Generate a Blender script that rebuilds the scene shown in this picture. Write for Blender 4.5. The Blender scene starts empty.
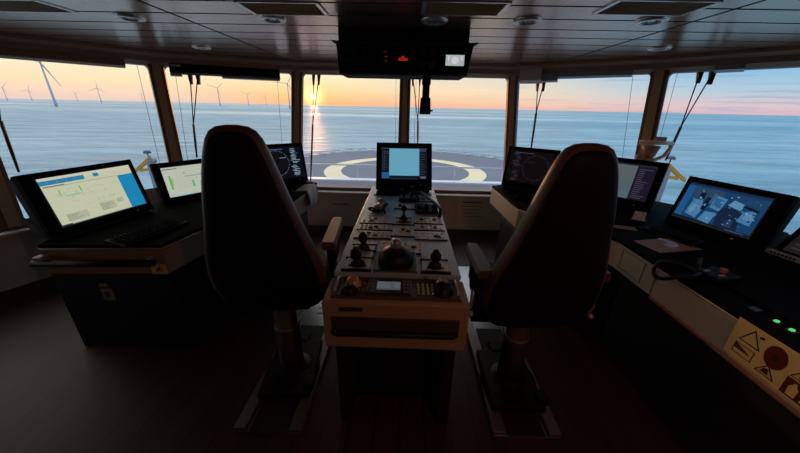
import bpy, bmesh, math, random
from mathutils import Vector, Matrix, Euler
random.seed(7)
C = bpy.context.scene.collection
SC = bpy.context.scene
PI = math.pi
def rad(d): return math.radians(d)
def srgb(r, g, b):
    def f(c):
        c /= 255.0
        return c/12.92 if c <= .04045 else ((c+.055)/1.055)**2.4
    return (f(r), f(g), f(b), 1.0)

# ------------------------------------------------------------------ camera
cam = bpy.data.cameras.new('camera')
cam.sensor_width = 36.0
cam.lens = 36.0*300.0/800.0
cam.clip_start = .02
cam.clip_end = 200000
camo = bpy.data.objects.new('camera', cam)
C.objects.link(camo)
yaw, pit, roll = rad(-1.0), rad(-21.7), rad(1.25)
fw = Vector((math.sin(yaw)*math.cos(pit), math.cos(yaw)*math.cos(pit), math.sin(pit)))
rt = Vector((math.cos(yaw), -math.sin(yaw), 0))
up = rt.cross(fw)
r2 = math.cos(roll)*rt+math.sin(roll)*up
u2 = -math.sin(roll)*rt+math.cos(roll)*up
M3 = Matrix((r2, u2, -fw)).transposed()
camo.matrix_world = Matrix.Translation((0, 0, 1.65)) @ M3.to_4x4()
SC.camera = camo

# ------------------------------------------------------------------ exposure
SC.view_settings.view_transform = 'Standard'
SC.view_settings.look = 'None'
SC.view_settings.gamma = 1
SC.view_settings.use_curve_mapping = False
SC.view_settings.exposure = 0.0

# ------------------------------------------------------------------ sky
world = bpy.data.worlds.new('dusk_sky')
SC.world = world
world.use_nodes = True
nt = world.node_tree
nt.nodes.clear()
def N(t, **kw):
    n = nt.nodes.new(t)
    for k, v in kw.items(): setattr(n, k, v)
    return n
def lk(a, b): nt.links.new(a, b)
def wmath(op, a, b=None, c=None):
    n = N('ShaderNodeMath', operation=op)
    for i, x in enumerate((a, b, c)):
        if x is None: continue
        if isinstance(x, (int, float)): n.inputs[i].default_value = x
        else: lk(x, n.inputs[i])
    return n.outputs[0]
tc = N('ShaderNodeTexCoord')
nrm = N('ShaderNodeVectorMath', operation='NORMALIZE')
lk(tc.outputs['Generated'], nrm.inputs[0])
sep = N('ShaderNodeSeparateXYZ')
lk(nrm.outputs[0], sep.inputs[0])
az = wmath('MULTIPLY', wmath('ARCTAN2', sep.outputs[0], sep.outputs[1]), 180/PI)
# soft horizontal cloud bands push the elevation up and down a little
mp = N('ShaderNodeMapping')
mp.inputs['Scale'].default_value = (1.6, 1.6, 26)
lk(nrm.outputs[0], mp.inputs[0])
nz = N('ShaderNodeTexNoise')
nz.inputs['Scale'].default_value = 2.4
nz.inputs['Detail'].default_value = 5
nz.inputs['Roughness'].default_value = .55
lk(mp.outputs[0], nz.inputs['Vector'])
el = wmath('ADD', sep.outputs[2], wmath('MULTIPLY', wmath('SUBTRACT', nz.outputs['Fac'], .5), .016))
el = wmath('MAXIMUM', el, 0.0)
def sky_ramp(cols):
    r = N('ShaderNodeValToRGB')
    pos = [0, .0175, .044, .087, .21, .5, 1.0]
    e = r.color_ramp.elements
    while len(e) < len(pos): e.new(.5)
    for i, p in enumerate(pos):
        e[i].position = p
        e[i].color = srgb(*cols[i])
    lk(el, r.inputs[0])
    return r.outputs[0]
R_left = sky_ramp([(234, 206, 196), (250, 216, 190), (254, 228, 186), (255, 240, 210), (252, 244, 230), (248, 240, 226), (218, 220, 224)])
R_sun = sky_ramp([(250, 186, 140), (254, 196, 134), (255, 222, 164), (255, 240, 204), (252, 244, 226), (248, 240, 226), (218, 220, 224)])
R_mid = sky_ramp([(246, 186, 160), (250, 204, 168), (250, 224, 186), (232, 222, 206), (240, 238, 230), (226, 230, 230), (205, 214, 226)])
R_right = sky_ramp([(214, 182, 192), (218, 196, 202), (180, 202, 218), (138, 190, 224), (84, 176, 228), (90, 176, 222), (180, 204, 228)])
R_back = sky_ramp([(178, 160, 168), (180, 162, 172), (176, 162, 176), (166, 164, 184), (150, 162, 190), (150, 170, 200), (185, 205, 228)])
def step(a, b):
    m = N('ShaderNodeMapRange', interpolation_type='SMOOTHSTEP')
    m.inputs['From Min'].default_value = a
    m.inputs['From Max'].default_value = b
    lk(az, m.inputs['Value'])
    return m.outputs[0]
def mix(f, a, b):
    m = N('ShaderNodeMix', data_type='RGBA')
    if isinstance(f, (int, float)): m.inputs[0].default_value = f
    else: lk(f, m.inputs[0])
    lk(a, m.inputs[6]); lk(b, m.inputs[7])
    return m.outputs[2]
col = mix(step(-40, -17), R_left, R_sun)
col = mix(step(-17, 8), col, R_mid)
col = mix(step(8, 46), col, R_right)
backr = mix(step(75, 125), col, R_back)
col = mix(step(-75, -125), backr, R_back)
# bluish streaks of cloud, mostly to the right
mp2 = N('ShaderNodeMapping')
mp2.inputs['Scale'].default_value = (2.2, 2.2, 46)
mp2.inputs['Rotation'].default_value = (rad(2), rad(-3), 0)
lk(nrm.outputs[0], mp2.inputs[0])
nz2 = N('ShaderNodeTexNoise')
nz2.inputs['Scale'].default_value = 3.1
nz2.inputs['Detail'].default_value = 6
lk(mp2.outputs[0], nz2.inputs['Vector'])
st = N('ShaderNodeMapRange', interpolation_type='SMOOTHSTEP')
st.inputs['From Min'].default_value = .52
st.inputs['From Max'].default_value = .68
lk(nz2.outputs['Fac'], st.inputs['Value'])
cl = N('ShaderNodeRGB')
cl.outputs[0].default_value = srgb(150, 172, 200)
col = mix(wmath('MULTIPLY', st.outputs[0], wmath('MULTIPLY', step(2, 40), .55)), col, cl.outputs[0])
# the sun's glow and the sun itself
SUN = Vector((-.2815, .9592, .0235)).normalized()
dt = N('ShaderNodeVectorMath', operation='DOT_PRODUCT')
lk(nrm.outputs[0], dt.inputs[0])
dt.inputs[1].default_value = SUN
ang = wmath('MULTIPLY', wmath('ARCCOSINE', wmath('MINIMUM', dt.outputs['Value'], 1.0)), 180/PI)
g1 = wmath('POWER', 2.718, wmath('MULTIPLY', wmath('MULTIPLY', ang, ang), -1/(2*.85**2)))
g2 = wmath('POWER', 2.718, wmath('MULTIPLY', wmath('MULTIPLY', ang, ang), -1/(2*4.5**2)))
disc = wmath('LESS_THAN', ang, .42)
def scaled(colr, f):
    v = N('ShaderNodeVectorMath', operation='SCALE')
    v.inputs[0].default_value = colr[:3]
    lk(f, v.inputs['Scale'])
    return v.outputs[0]
def vadd(a, b):
    v = N('ShaderNodeVectorMath', operation='ADD')
    lk(a, v.inputs[0]); lk(b, v.inputs[1])
    return v.outputs[0]
tot = vadd(col, scaled((1.6, 1.0, .32), g1))
tot = vadd(tot, scaled((.16, .04, .0), g2))
tot = vadd(tot, scaled((2.5, 2.0, 1.1), disc))
bg = N('ShaderNodeBackground')
lk(tot, bg.inputs['Color'])
# the upper sky, outside the frame, is the brighter part of the dusk
hi = N('ShaderNodeMapRange', interpolation_type='SMOOTHSTEP')
hi.inputs['From Min'].default_value = .10
hi.inputs['From Max'].default_value = .40
hi.inputs['To Min'].default_value = 1.08
hi.inputs['To Max'].default_value = 1.65
lk(sep.outputs[2], hi.inputs['Value'])
lk(hi.outputs[0], bg.inputs['Strength'])
wo = N('ShaderNodeOutputWorld')
lk(bg.outputs[0], wo.inputs['Surface'])

# ------------------------------------------------------------------ the low sun
sl = bpy.data.lights.new('sun', 'SUN')
sl.energy = .45
sl.color = (1.0, .42, .16)
sl.angle = rad(.9)
slo = bpy.data.objects.new('sun', sl)
C.objects.link(slo)
slo.location = (-8, 27, 8)
slo.rotation_euler = SUN.to_track_quat('Z', 'Y').to_euler()

# a dim warm downlight burning at the back of the bridge, behind the camera
ll = bpy.data.lights.new('rear_downlight', 'AREA')
ll.shape = 'DISK'; ll.size = .16; ll.energy = 9.0; ll.color = (1, .40, .20)
lo = bpy.data.objects.new('rear_downlight', ll)
C.objects.link(lo); lo.location = (1.0, -.5, 2.17)

# ================================================================== materials
MATS = {}
def mat(name, base, rough=.5, metal=0.0, spec=.5, bump=None, var=None, emit=None, estr=1.0, scale=(1, 1, 1), coat=0):
    if name in MATS: return MATS[name]
    m = bpy.data.materials.new(name)
    m.use_nodes = True
    t = m.node_tree
    p = t.nodes['Principled BSDF']
    if len(base) == 3: base = srgb(*base)
    p.inputs['Base Color'].default_value = base
    p.inputs['Roughness'].default_value = rough
    p.inputs['Metallic'].default_value = metal
    p.inputs['Specular IOR Level'].default_value = spec
    p.inputs['Coat Weight'].default_value = coat
    if emit:
        p.inputs['Emission Color'].default_value = srgb(*emit)
        p.inputs['Emission Strength'].default_value = estr
    # every surface gets a little procedural wear: tone variation and fine relief
    tcn = t.nodes.new('ShaderNodeTexCoord')
    mpn = t.nodes.new('ShaderNodeMapping')
    mpn.inputs['Scale'].default_value = scale
    t.links.new(tcn.outputs['Object'], mpn.inputs[0])
    if var:
        n = t.nodes.new('ShaderNodeTexNoise')
        n.inputs['Scale'].default_value = var[0]
        n.inputs['Detail'].default_value = 4
        t.links.new(mpn.outputs[0], n.inputs['Vector'])
        r = t.nodes.new('ShaderNodeMapRange')
        r.inputs['To Min'].default_value = 1-var[1]
        r.inputs['To Max'].default_value = 1+var[1]
        t.links.new(n.outputs['Fac'], r.inputs['Value'])
        s = t.nodes.new('ShaderNodeVectorMath')
        s.operation = 'SCALE'
        s.inputs[0].default_value = base[:3]
        t.links.new(r.outputs[0], s.inputs['Scale'])
        t.links.new(s.outputs[0], p.inputs['Base Color'])
    if bump:
        n = t.nodes.new('ShaderNodeTexNoise')
        n.inputs['Scale'].default_value = bump[0]
        n.inputs['Detail'].default_value = 3
        t.links.new(mpn.outputs[0], n.inputs['Vector'])
        b = t.nodes.new('ShaderNodeBump')
        b.inputs['Strength'].default_value = bump[1]
        b.inputs['Distance'].default_value = .002
        t.links.new(n.outputs['Fac'], b.inputs['Height'])
        t.links.new(b.outputs[0], p.inputs['Normal'])
    MATS[name] = m
    return m

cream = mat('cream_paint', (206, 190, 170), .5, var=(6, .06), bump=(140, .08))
cream_wall = mat('cream_wall_panel', (226, 214, 190), .6, var=(3, .06))
dark_base = mat('dark_plinth_paint', (20, 12, 11), .6, var=(5, .15))
desk_mat = mat('dark_desk_laminate', (14, 9, 8), .8, spec=.05, var=(9, .1), bump=(300, .05))
console_top = mat('blue_grey_console_metal', (160, 178, 196), .36, metal=.0, spec=.8, var=(7, .08), bump=(250, .04))
module_mat = mat('taupe_module_plate', (196, 180, 168), .38, metal=.2, var=(12, .08))
black_pl = mat('black_plastic', (17, 12, 12), .5, spec=.25, var=(20, .1), bump=(400, .06))
black_gl = mat('black_gloss', (10, 9, 10), .2, var=(20, .1))
housing = mat('black_monitor_housing', (13, 9, 9), .75, spec=.08, var=(20, .1), bump=(500, .06))
leather = mat('black_leather', (20, 13, 12), .6, spec=.15, var=(14, .12), bump=(120, .25))
leather_edge = mat('sun_tinted_leather', (86, 56, 40), .45, var=(14, .12), bump=(120, .25))  # brown tint puts the orange rim light into the black leather's colour
steel = mat('brushed_steel', (150, 152, 158), .30, metal=.9, var=(40, .08), scale=(1, .05, 1))
rail_mat = mat('grey_rail_paint', (128, 124, 122), .36, metal=.7, var=(8, .08))
frame_mat = mat('cream_frame_paint', (196, 158, 120), .45, var=(5, .08))
frame_dark = mat('brown_frame_paint', (136, 98, 76), .5, var=(5, .08))
beam_mat = mat('brown_beam_paint', (150, 112, 90), .5, var=(4, .1))
dark_rubber = mat('dark_rubber', (22, 17, 16), .7, bump=(200, .1))
white_pl = mat('white_plastic', (205, 205, 200), .4, var=(10, .04))
paper = mat('white_paper', (200, 190, 178), .8, var=(10, .05), bump=(60, .1))
silver = mat('silver_strip', (170, 172, 176), .35, metal=.4, var=(10, .05))
yellow = mat('yellow_paint', (216, 158, 48), .5, var=(3, .12))
sign_yel = mat('pale_yellow_sign', (242, 214, 142), .6, var=(5, .05))
sign_red = mat('dark_red_print', (96, 18, 14), .6, var=(8, .06))
sign_blk = mat('black_print', (24, 16, 12), .6, var=(8, .06))
knob_mat = mat('orange_lit_knob', (196, 130, 96), .35, metal=.3, var=(10, .06))  # the orange light on the selector knob is put into this colour
turb_mat = mat('turbine_haze_grey', (205, 196, 200), .6, var=(.02, .05))  # lightened so that the colour carries the distance haze
deck_mat = mat('deck_grey_paint', (124, 126, 136), .8, spec=.12, var=(.25, .22), bump=(3, .2))
ring_mat = mat('deck_yellow_marking', (246, 226, 184), .8, spec=.12, var=(.6, .18))
ext_white = mat('exterior_white_paint', (222, 214, 212), .5, var=(.7, .05))
wiper_mat = mat('wiper_black', (44, 30, 26), .5, var=(10, .1))
vent_mat = mat('brown_grille', (186, 142, 102), .6, var=(10, .1))

def glass_material():
    m = bpy.data.materials.new('window_glass')
    m.use_nodes = True
    t = m.node_tree
    t.nodes.clear()
    o = t.nodes.new('ShaderNodeOutputMaterial')
    tr = t.nodes.new('ShaderNodeBsdfTransparent')
    tr.inputs[0].default_value = (.985, .985, .985, 1)
    gl = t.nodes.new('ShaderNodeBsdfGlossy')
    gl.inputs['Roughness'].default_value = .01
    fr = t.nodes.new('ShaderNodeFresnel')
    fr.inputs['IOR'].default_value = 1.25
    mx = t.nodes.new('ShaderNodeMixShader')
    # reflect at the outer skin of the pane only
    ge = t.nodes.new('ShaderNodeNewGeometry')
    iv = t.nodes.new('ShaderNodeMath'); iv.operation = 'SUBTRACT'; iv.inputs[0].default_value = 1.0
    t.links.new(ge.outputs['Backfacing'], iv.inputs[1])
    ml = t.nodes.new('ShaderNodeMath'); ml.operation = 'MULTIPLY'
    t.links.new(fr.outputs[0], ml.inputs[0]); t.links.new(iv.outputs[0], ml.inputs[1])
    t.links.new(ml.outputs[0], mx.inputs[0])
    t.links.new(tr.outputs[0], mx.inputs[1])
    t.links.new(gl.outputs[0], mx.inputs[2])
    t.links.new(mx.outputs[0], o.inputs['Surface'])
    return m
glass = glass_material()

def wood_material():
    m = bpy.data.materials.new('dark_wood_planks')
    m.use_nodes = True
    t = m.node_tree
    p = t.nodes['Principled BSDF']
    tcn = t.nodes.new('ShaderNodeTexCoord')
    mp_ = t.nodes.new('ShaderNodeMapping')
    mp_.inputs['Rotation'].default_value = (0, 0, rad(90))
    t.links.new(tcn.outputs['Object'], mp_.inputs[0])
    br = t.nodes.new('ShaderNodeTexBrick')
    br.offset = .37
    br.inputs['Color1'].default_value = srgb(46, 25, 18)
    br.inputs['Color2'].default_value = srgb(60, 34, 23)
    br.inputs['Mortar'].default_value = srgb(20, 12, 10)
    br.inputs['Scale'].default_value = 1
    br.inputs['Mortar Size'].default_value = .004
    br.inputs['Brick Width'].default_value = 1.4
    br.inputs['Row Height'].default_value = .14
    t.links.new(mp_.outputs[0], br.inputs['Vector'])
    mp3 = t.nodes.new('ShaderNodeMapping')
    mp3.inputs['Scale'].default_value = (28, 1.5, 1)
    t.links.new(tcn.outputs['Object'], mp3.inputs[0])
    n = t.nodes.new('ShaderNodeTexNoise')
    n.inputs['Scale'].default_value = 2
    n.inputs['Detail'].default_value = 6
    t.links.new(mp3.outputs[0], n.inputs['Vector'])
    r = t.nodes.new('ShaderNodeMapRange')
    r.inputs['To Min'].default_value = .6
    r.inputs['To Max'].default_value = 1.35
    t.links.new(n.outputs['Fac'], r.inputs['Value'])
    s = t.nodes.new('ShaderNodeVectorMath'); s.operation = 'SCALE'
    t.links.new(br.outputs['Color'], s.inputs[0])
    t.links.new(r.outputs[0], s.inputs['Scale'])
    t.links.new(s.outputs[0], p.inputs['Base Color'])
    b = t.nodes.new('ShaderNodeBump')
    b.inputs['Strength'].default_value = .25
    b.inputs['Distance'].default_value = .002
    t.links.new(n.outputs['Fac'], b.inputs['Height'])
    t.links.new(b.outputs[0], p.inputs['Normal'])
    p.inputs['Roughness'].default_value = .48
    p.inputs['Specular IOR Level'].default_value = .32
    return m
wood = wood_material()

def ceiling_material():
    m = mat('grey_metal_ceiling_panel', (204, 162, 140), .24, metal=.85, var=(3, .06), bump=(2.2, .10))
    return m
ceil_mat = ceiling_material()

def sea_material():
    m = bpy.data.materials.new('sea_water')
    m.use_nodes = True
    t = m.node_tree
    p = t.nodes['Principled BSDF']
    p.inputs['IOR'].default_value = 1.33
    p.inputs['Specular IOR Level'].default_value = .95
    geo = t.nodes.new('ShaderNodeNewGeometry')
    def noise(sc, detail, scale=1.0, rot=0):
        mm = t.nodes.new('ShaderNodeMapping')
        mm.inputs['Scale'].default_value = sc
        mm.inputs['Rotation'].default_value = (0, 0, rot)
        t.links.new(geo.outputs['Position'], mm.inputs[0])
        n = t.nodes.new('ShaderNodeTexNoise')
        n.inputs['Scale'].default_value = scale
        n.inputs['Detail'].default_value = detail
        t.links.new(mm.outputs[0], n.inputs['Vector'])
        return n.outputs['Fac']
    def rng(v, a, b, c, d):
        r = t.nodes.new('ShaderNodeMapRange')
        r.interpolation_type = 'SMOOTHSTEP'
        for k, x in zip(('From Min', 'From Max', 'To Min', 'To Max'), (a, b, c, d)): r.inputs[k].default_value = x
        t.links.new(v, r.inputs['Value'])
        return r.outputs[0]
    waves = noise((.045, .11, 1), 10, 1.0, rad(8))
    b = t.nodes.new('ShaderNodeBump')
    b.inputs['Strength'].default_value = 1.0
    b.inputs['Distance'].default_value = 6
    t.links.new(waves, b.inputs['Height'])
    t.links.new(b.outputs[0], p.inputs['Normal'])
    # long slicks of calmer, brighter water lying across the view
    slick = noise((.0006, .0035, 1), 4, 1.0, rad(4))
    t.links.new(rng(slick, .48, .64, .50, .28), p.inputs['Roughness'])
    mixn = t.nodes.new('ShaderNodeMix'); mixn.data_type = 'RGBA'
    t.links.new(rng(slick, .35, .7, 0, 1), mixn.inputs[0])
    mixn.inputs[6].default_value = (.15, .31, .40, 1)
    mixn.inputs[7].default_value = (.34, .46, .50, 1)
    chop = noise((.02, .07, 1), 9, 1.0, rad(6))
    sc_ = t.nodes.new('ShaderNodeVectorMath'); sc_.operation = 'SCALE'
    t.links.new(mixn.outputs[2], sc_.inputs[0])
    t.links.new(rng(chop, .3, .7, .78, 1.22), sc_.inputs['Scale'])
    t.links.new(sc_.outputs[0], p.inputs['Base Color'])
    return m
sea_mat = sea_material()

def emis(name, c, s=1.0):
    if name in MATS: return MATS[name]
    m = bpy.data.materials.new(name)
    m.use_nodes = True
    p = m.node_tree.nodes['Principled BSDF']
    p.inputs['Base Color'].default_value = (.01, .01, .01, 1)
    p.inputs['Roughness'].default_value = .45
    p.inputs['Specular IOR Level'].default_value = .08
    p.inputs['Emission Color'].default_value = srgb(*c)
    p.inputs['Emission Strength'].default_value = s
    MATS[name] = m
    return m

# ================================================================== mesh helpers
class MB:
    """collects shapes, then links them as ONE mesh object"""
    def __init__(s): s.bm = bmesh.new()
    def _merge(s, b, M):
        me = bpy.data.meshes.new('t')
        b.to_mesh(me); b.free()
        me.transform(M)
        s.bm.from_mesh(me)
        bpy.data.meshes.remove(me)
    def box(s, c, size, rot=(0, 0, 0), bev=0.0, seg=2, taper=None):
        b = bmesh.new()
        bmesh.ops.create_cube(b, size=1.0)
        for v in b.verts:
            k = 1.0
            if taper and v.co.z > 0:
                v.co.x *= taper[0]; v.co.y *= taper[1]
            v.co = Vector((v.co.x*size[0], v.co.y*size[1], v.co.z*size[2]))
        if bev > 0:
            bmesh.ops.bevel(b, geom=list(b.edges), offset=bev, segments=seg, affect='EDGES', profile=.5)
        s._merge(b, Matrix.Translation(c) @ Euler(rot).to_matrix().to_4x4())
        return s
    def cyl(s, a, b_, r, r2=None, seg=16):
        a, b_ = Vector(a), Vector(b_)
        d = b_-a
        b = bmesh.new()
        bmesh.ops.create_cone(b, cap_ends=True, segments=seg, radius1=r, radius2=r if r2 is None else r2, depth=d.length)
        s._merge(b, Matrix.Translation((a+b_)/2) @ d.to_track_quat('Z', 'Y').to_matrix().to_4x4())
        return s
    def sph(s, c, r, sc=(1, 1, 1), seg=16):
        b = bmesh.new()
        bmesh.ops.create_uvsphere(b, u_segments=seg, v_segments=seg//2+2, radius=r)
        for f in b.faces: f.smooth = True
        s._merge(b, Matrix.Translation(c) @ Matrix.Diagonal((*sc, 1)))
        return s
    def lathe(s, prof, M=None, seg=24):
        """prof: (radius, z) pairs"""
        b = bmesh.new()
        rings = []
        for r, z in prof:
            rings.append([b.verts.new((max(r, 1e-4)*math.cos(2*PI*i/seg), max(r, 1e-4)*math.sin(2*PI*i/seg), z)) for i in range(seg)])
        for k in range(len(rings)-1):
            for i in range(seg):
                f = b.faces.new((rings[k][i], rings[k][(i+1) % seg], rings[k+1][(i+1) % seg], rings[k+1][i]))
                f.smooth = True
        b.faces.new(rings[0][::-1]); b.faces.new(rings[-1])
        s._merge(b, M or Matrix.Identity(4))
        return s
    def tube(s, pts, r, seg=8):
        pts = [Vector(p) for p in pts]
        b = bmesh.new()
        rings = []
        prev = None
        for i, p in enumerate(pts):
            d = (pts[min(i+1, len(pts)-1)]-pts[max(i-1, 0)]).normalized()
            if prev is None:
                a = d.orthogonal().normalized()
            else:
                a = (prev-d*prev.dot(d)).normalized()
            prev = a
            c = d.cross(a)
            rr = r[i] if isinstance(r, (list, tuple)) else r
            rings.append([b.verts.new(p+a*rr*math.cos(2*PI*k/seg)+c*rr*math.sin(2*PI*k/seg)) for k in range(seg)])
        for k in range(len(rings)-1):
            for i in range(seg):
                f = b.faces.new((rings[k][i], rings[k][(i+1) % seg], rings[k+1][(i+1) % seg], rings[k+1][i]))
                f.smooth = True
        b.faces.new(rings[0][::-1]); b.faces.new(rings[-1])
        s._merge(b, Matrix.Identity(4))
        return s
    def prism(s, pts, vec, bev=0):
        """polygon (3D points) swept along vec"""
        b = bmesh.new()
        v = [b.verts.new(p) for p in pts]
        f = b.faces.new(v)
        r = bmesh.ops.extrude_face_region(b, geom=[f])
        vs = [g for g in r['geom'] if isinstance(g, bmesh.types.BMVert)]
        bmesh.ops.translate(b, verts=vs, vec=vec)
        bmesh.ops.recalc_face_normals(b, faces=b.faces)
        if bev > 0:
            bmesh.ops.bevel(b, geom=list(b.edges), offset=bev, segments=2, affect='EDGES', profile=.5)
        s._merge(b, Matrix.Identity(4))
        return s
    def loft(s, rings, smooth=True, caps=True):
        b = bmesh.new()
        R = [[b.verts.new(p) for p in r] for r in rings]
        n = len(R[0])
        for k in range(len(R)-1):
            for i in range(n):
                f = b.faces.new((R[k][i], R[k][(i+1) % n], R[k+1][(i+1) % n], R[k+1][i]))
                f.smooth = smooth
        if caps:
            b.faces.new(R[0][::-1]); b.faces.new(R[-1])
        bmesh.ops.recalc_face_normals(b, faces=b.faces)
        s._merge(b, Matrix.Identity(4))
        return s
    def build(s, name, m, parent=None, loc=None, rot=None):
        me = bpy.data.meshes.new(name)
        s.bm.to_mesh(me); s.bm.free()
        o = bpy.data.objects.new(name, me)
        C.objects.link(o)
        for x in (m if isinstance(m, (list, tuple)) else [m]): me.materials.append(x)
        if parent: o.parent = parent
        if loc is not None: o.location = loc
        if rot is not None: o.rotation_euler = rot
        return o

def tag(o, label=None, cat=None, group=None, kind=None):
    if label: o['label'] = label
    if cat: o['category'] = cat
    if group: o['group'] = group
    if kind: o['kind'] = kind
    return o
def thing(name, label, cat, loc=(0, 0, 0), rz=0, group=None):
    o = bpy.data.objects.new(name, None)
    o.empty_display_size = .1
    C.objects.link(o)
    o.location = loc
    o.rotation_euler = (0, 0, rz)
    return tag(o, label, cat, group)
def struct(o, label=None, cat=None):
    o['kind'] = 'structure'
    if label: o['label'] = label
    if cat: o['category'] = cat
    return o
def copy_thing(src, loc=None, rz=None, label=None):
    def rec(o, par):
        c = o.copy()
        C.objects.link(c)
        if par: c.parent = par
        for ch in [x for x in bpy.data.objects if x.parent == o and x not in made]:
            made.add(rec(ch, c))
        return c
    made = set()
    r = rec(src, None)
    if loc is not None: r.location = loc
    if rz is not None: r.rotation_euler = (0, 0, rz)
    if label: r['label'] = label
    return r
V = Vector

# ================================================================== ROOM SHELL
SZ, TZ = .55, 2.10
B = {'L4': (-5.80, -2.05), 'L3': (-4.70, .20), 'L2': (-3.574, 2.46), 'CL': (-2.72, 3.48), 'P1': (-1.55, 4.10), 'P2': (-.05, 4.10),
     'P3': (1.43, 4.10), 'CR': (2.49, 3.17), 'R2': (3.42, 2.20), 'R3': (4.58, -.06), 'R4': (5.70, -2.25)}
T = {'L4': (-6.32, -1.79), 'L3': (-5.22, .46), 'L2': (-4.014, 2.873), 'CL': (-3.072, 4.018), 'P1': (-1.55, 4.638), 'P2': (-.05, 4.638),
     'P3': (1.43, 4.638), 'CR': (2.764, 3.770), 'R2': (3.865, 2.613), 'R3': (5.10, .21), 'R4': (6.22, -1.98)}
order = ['L4', 'L3', 'L2', 'CL', 'P1', 'P2', 'P3', 'CR', 'R2', 'R3', 'R4']
Bv = {k: V((*B[k], SZ)) for k in B}
Tv = {k: V((*T[k], TZ)) for k in T}
CEIL = 2.2
# the ceiling overhangs the window heads
def out(k, d):
    i = order.index(k)
    return V((T[k][0], T[k][1], 0))
ceil_poly = [(-6.8, -2.6), (-6.55, -1.9), (-5.42, .5), (-4.12, 3.0), (-3.2, 4.15), (-1.6, 4.78), (1.48, 4.78), (2.9, 3.88), (3.98, 2.75), (5.3, .25), (6.45, -2.05), (6.7, -2.6)]

# floor
mb = MB()
floor_poly = [(-6.1, -2.5), (-5.85, -2.05), (-4.75, .2), (-3.6, 2.48), (-2.74, 3.52), (-1.56, 4.15), (1.44, 4.15), (2.52, 3.2), (3.45, 2.22), (4.62, -.06), (5.75, -2.25), (5.9, -2.5)]
mb.prism([(x, y, -.08) for x, y in floor_poly], (0, 0, .08))
struct(mb.build('floor', wood), 'dark wooden plank floor of the bridge', 'floor')

# ceiling: long metal panels laid across the room with thin open joints
mb = MB()
def clip_x(y):
    xs = []
    n = len(ceil_poly)
    for i in range(n):
        (x0, y0), (x1, y1) = ceil_poly[i], ceil_poly[(i+1) % n]
        if (y0-y)*(y1-y) < 0:
            xs.append(x0+(x1-x0)*(y-y0)/(y1-y0))
    return (min(xs), max(xs)) if len(xs) >= 2 else None
pitch = .27
lines = [2.065+pitch*k for k in range(-17, 11)]
cuts_left, cuts_right = -1.60, 1.82
gap = .024
for k in range(len(lines)-1):
    y0, y1 = lines[k]+gap/2, min(lines[k+1]-gap/2, 4.775)
    if y0 > 4.74: break
    a, b_ = clip_x(y0+.001), clip_x(y1-.001)
    if not a or not b_: continue
    bounds = [None, cuts_left, cuts_right, None]
    for j in range(3):
        xl0 = a[0] if j == 0 else bounds[j]+gap/2
        xl1 = b_[0] if j == 0 else bounds[j]+gap/2
        xr0 = a[1] if j == 2 else bounds[j+1]-gap/2
        xr1 = b_[1] if j == 2 else bounds[j+1]-gap/2
        if xr0-xl0 < .05 or xr1-xl1 < .05:
            if xr0-xl0 < .05 and xr1-xl1 < .05: continue
            xr1 = max(xr1, xl1+.02); xr0 = max(xr0, xl0+.02)
        mb.prism([(xl0, y0, CEIL), (xr0, y0, CEIL), (xr1, y1, CEIL), (xl1, y1, CEIL)], (0, 0, .015))
ceiling = struct(mb.build('ceiling', ceil_mat), 'dark metal panel ceiling of the bridge', 'ceiling')
mb = MB()
mb.prism([(x*1.01, y*1.01, CEIL+.016) for x, y in ceil_poly], (0, 0, .08))
mb.build('ceiling_backing', black_pl, ceiling)

# wall under the windows: cream panels, ledge along the top
def wall_run(keys, name, label):
    mb = MB()
    for a, b_ in zip(keys[:-1], keys[1:]):
        p, q = V((*B[a], 0)), V((*B[b_], 0))
        d = (q-p).normalized()
        n = V((-d.y, d.x, 0))      # outward
        mb.prism([p, q, q+n*.06, p+n*.06], (0, 0, SZ-.03))
    w = struct(mb.build(name, cream_wall), label, 'wall')
    return w
wl = wall_run(['L4', 'L3', 'L2', 'CL', 'P1'], 'wall_left', 'cream panelled wall under the left windows')
wf = wall_run(['P1', 'P2', 'P3'], 'wall_front', 'cream panelled wall under the front windows')
wr = wall_run(['P3', 'CR', 'R2', 'R3', 'R4'], 'wall_right', 'cream panelled wall under the right windows')
# back of the bridge (behind the camera)
mb = MB()
mb.box((-.05, -2.55, 1.1), (12.4, .1, 2.3))
struct(mb.build('wall_back', dark_base), 'dark rear wall of the bridge', 'wall')
for nm, x0, x1, y_ in (('wall_rear_left', -6.6, -5.8, -2.08), ('wall_rear_right', 5.7, 6.5, -2.28)):
    mb = MB()
    mb.prism([(x0, -2.5, 0), (x1, -2.5, 0), (x1, y_, 0), (x0, y_, 0)], (0, 0, 2.2))
    struct(mb.build(nm, dark_base), 'dark end wall behind the side windows', 'wall')
# details on the front wall: locker lid pull on the left, printed sheet on the right
mb = MB()
mb.box((-.93, 4.09, .34), (.22, .014, .012), bev=.003)
mb.build('drawer_pull', mat('brass_pull', (150, 116, 84), .4, metal=.5), wf)
mb = MB()
mb.box((.98, 4.094, .30), (.50, .010, .34), bev=.003)
mb.build('hatch_panel', cream_wall, wf)
mb = MB()
mb.box((.94, 4.086, .42), (.26, .006, .012))
for k in range(4):
    mb.box((.93+.02*(k % 2), 4.086, .36-.05*k), (.30-.05*(k % 3), .006, .004))
mb.build('notice_lines', sign_blk, wf)

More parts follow.
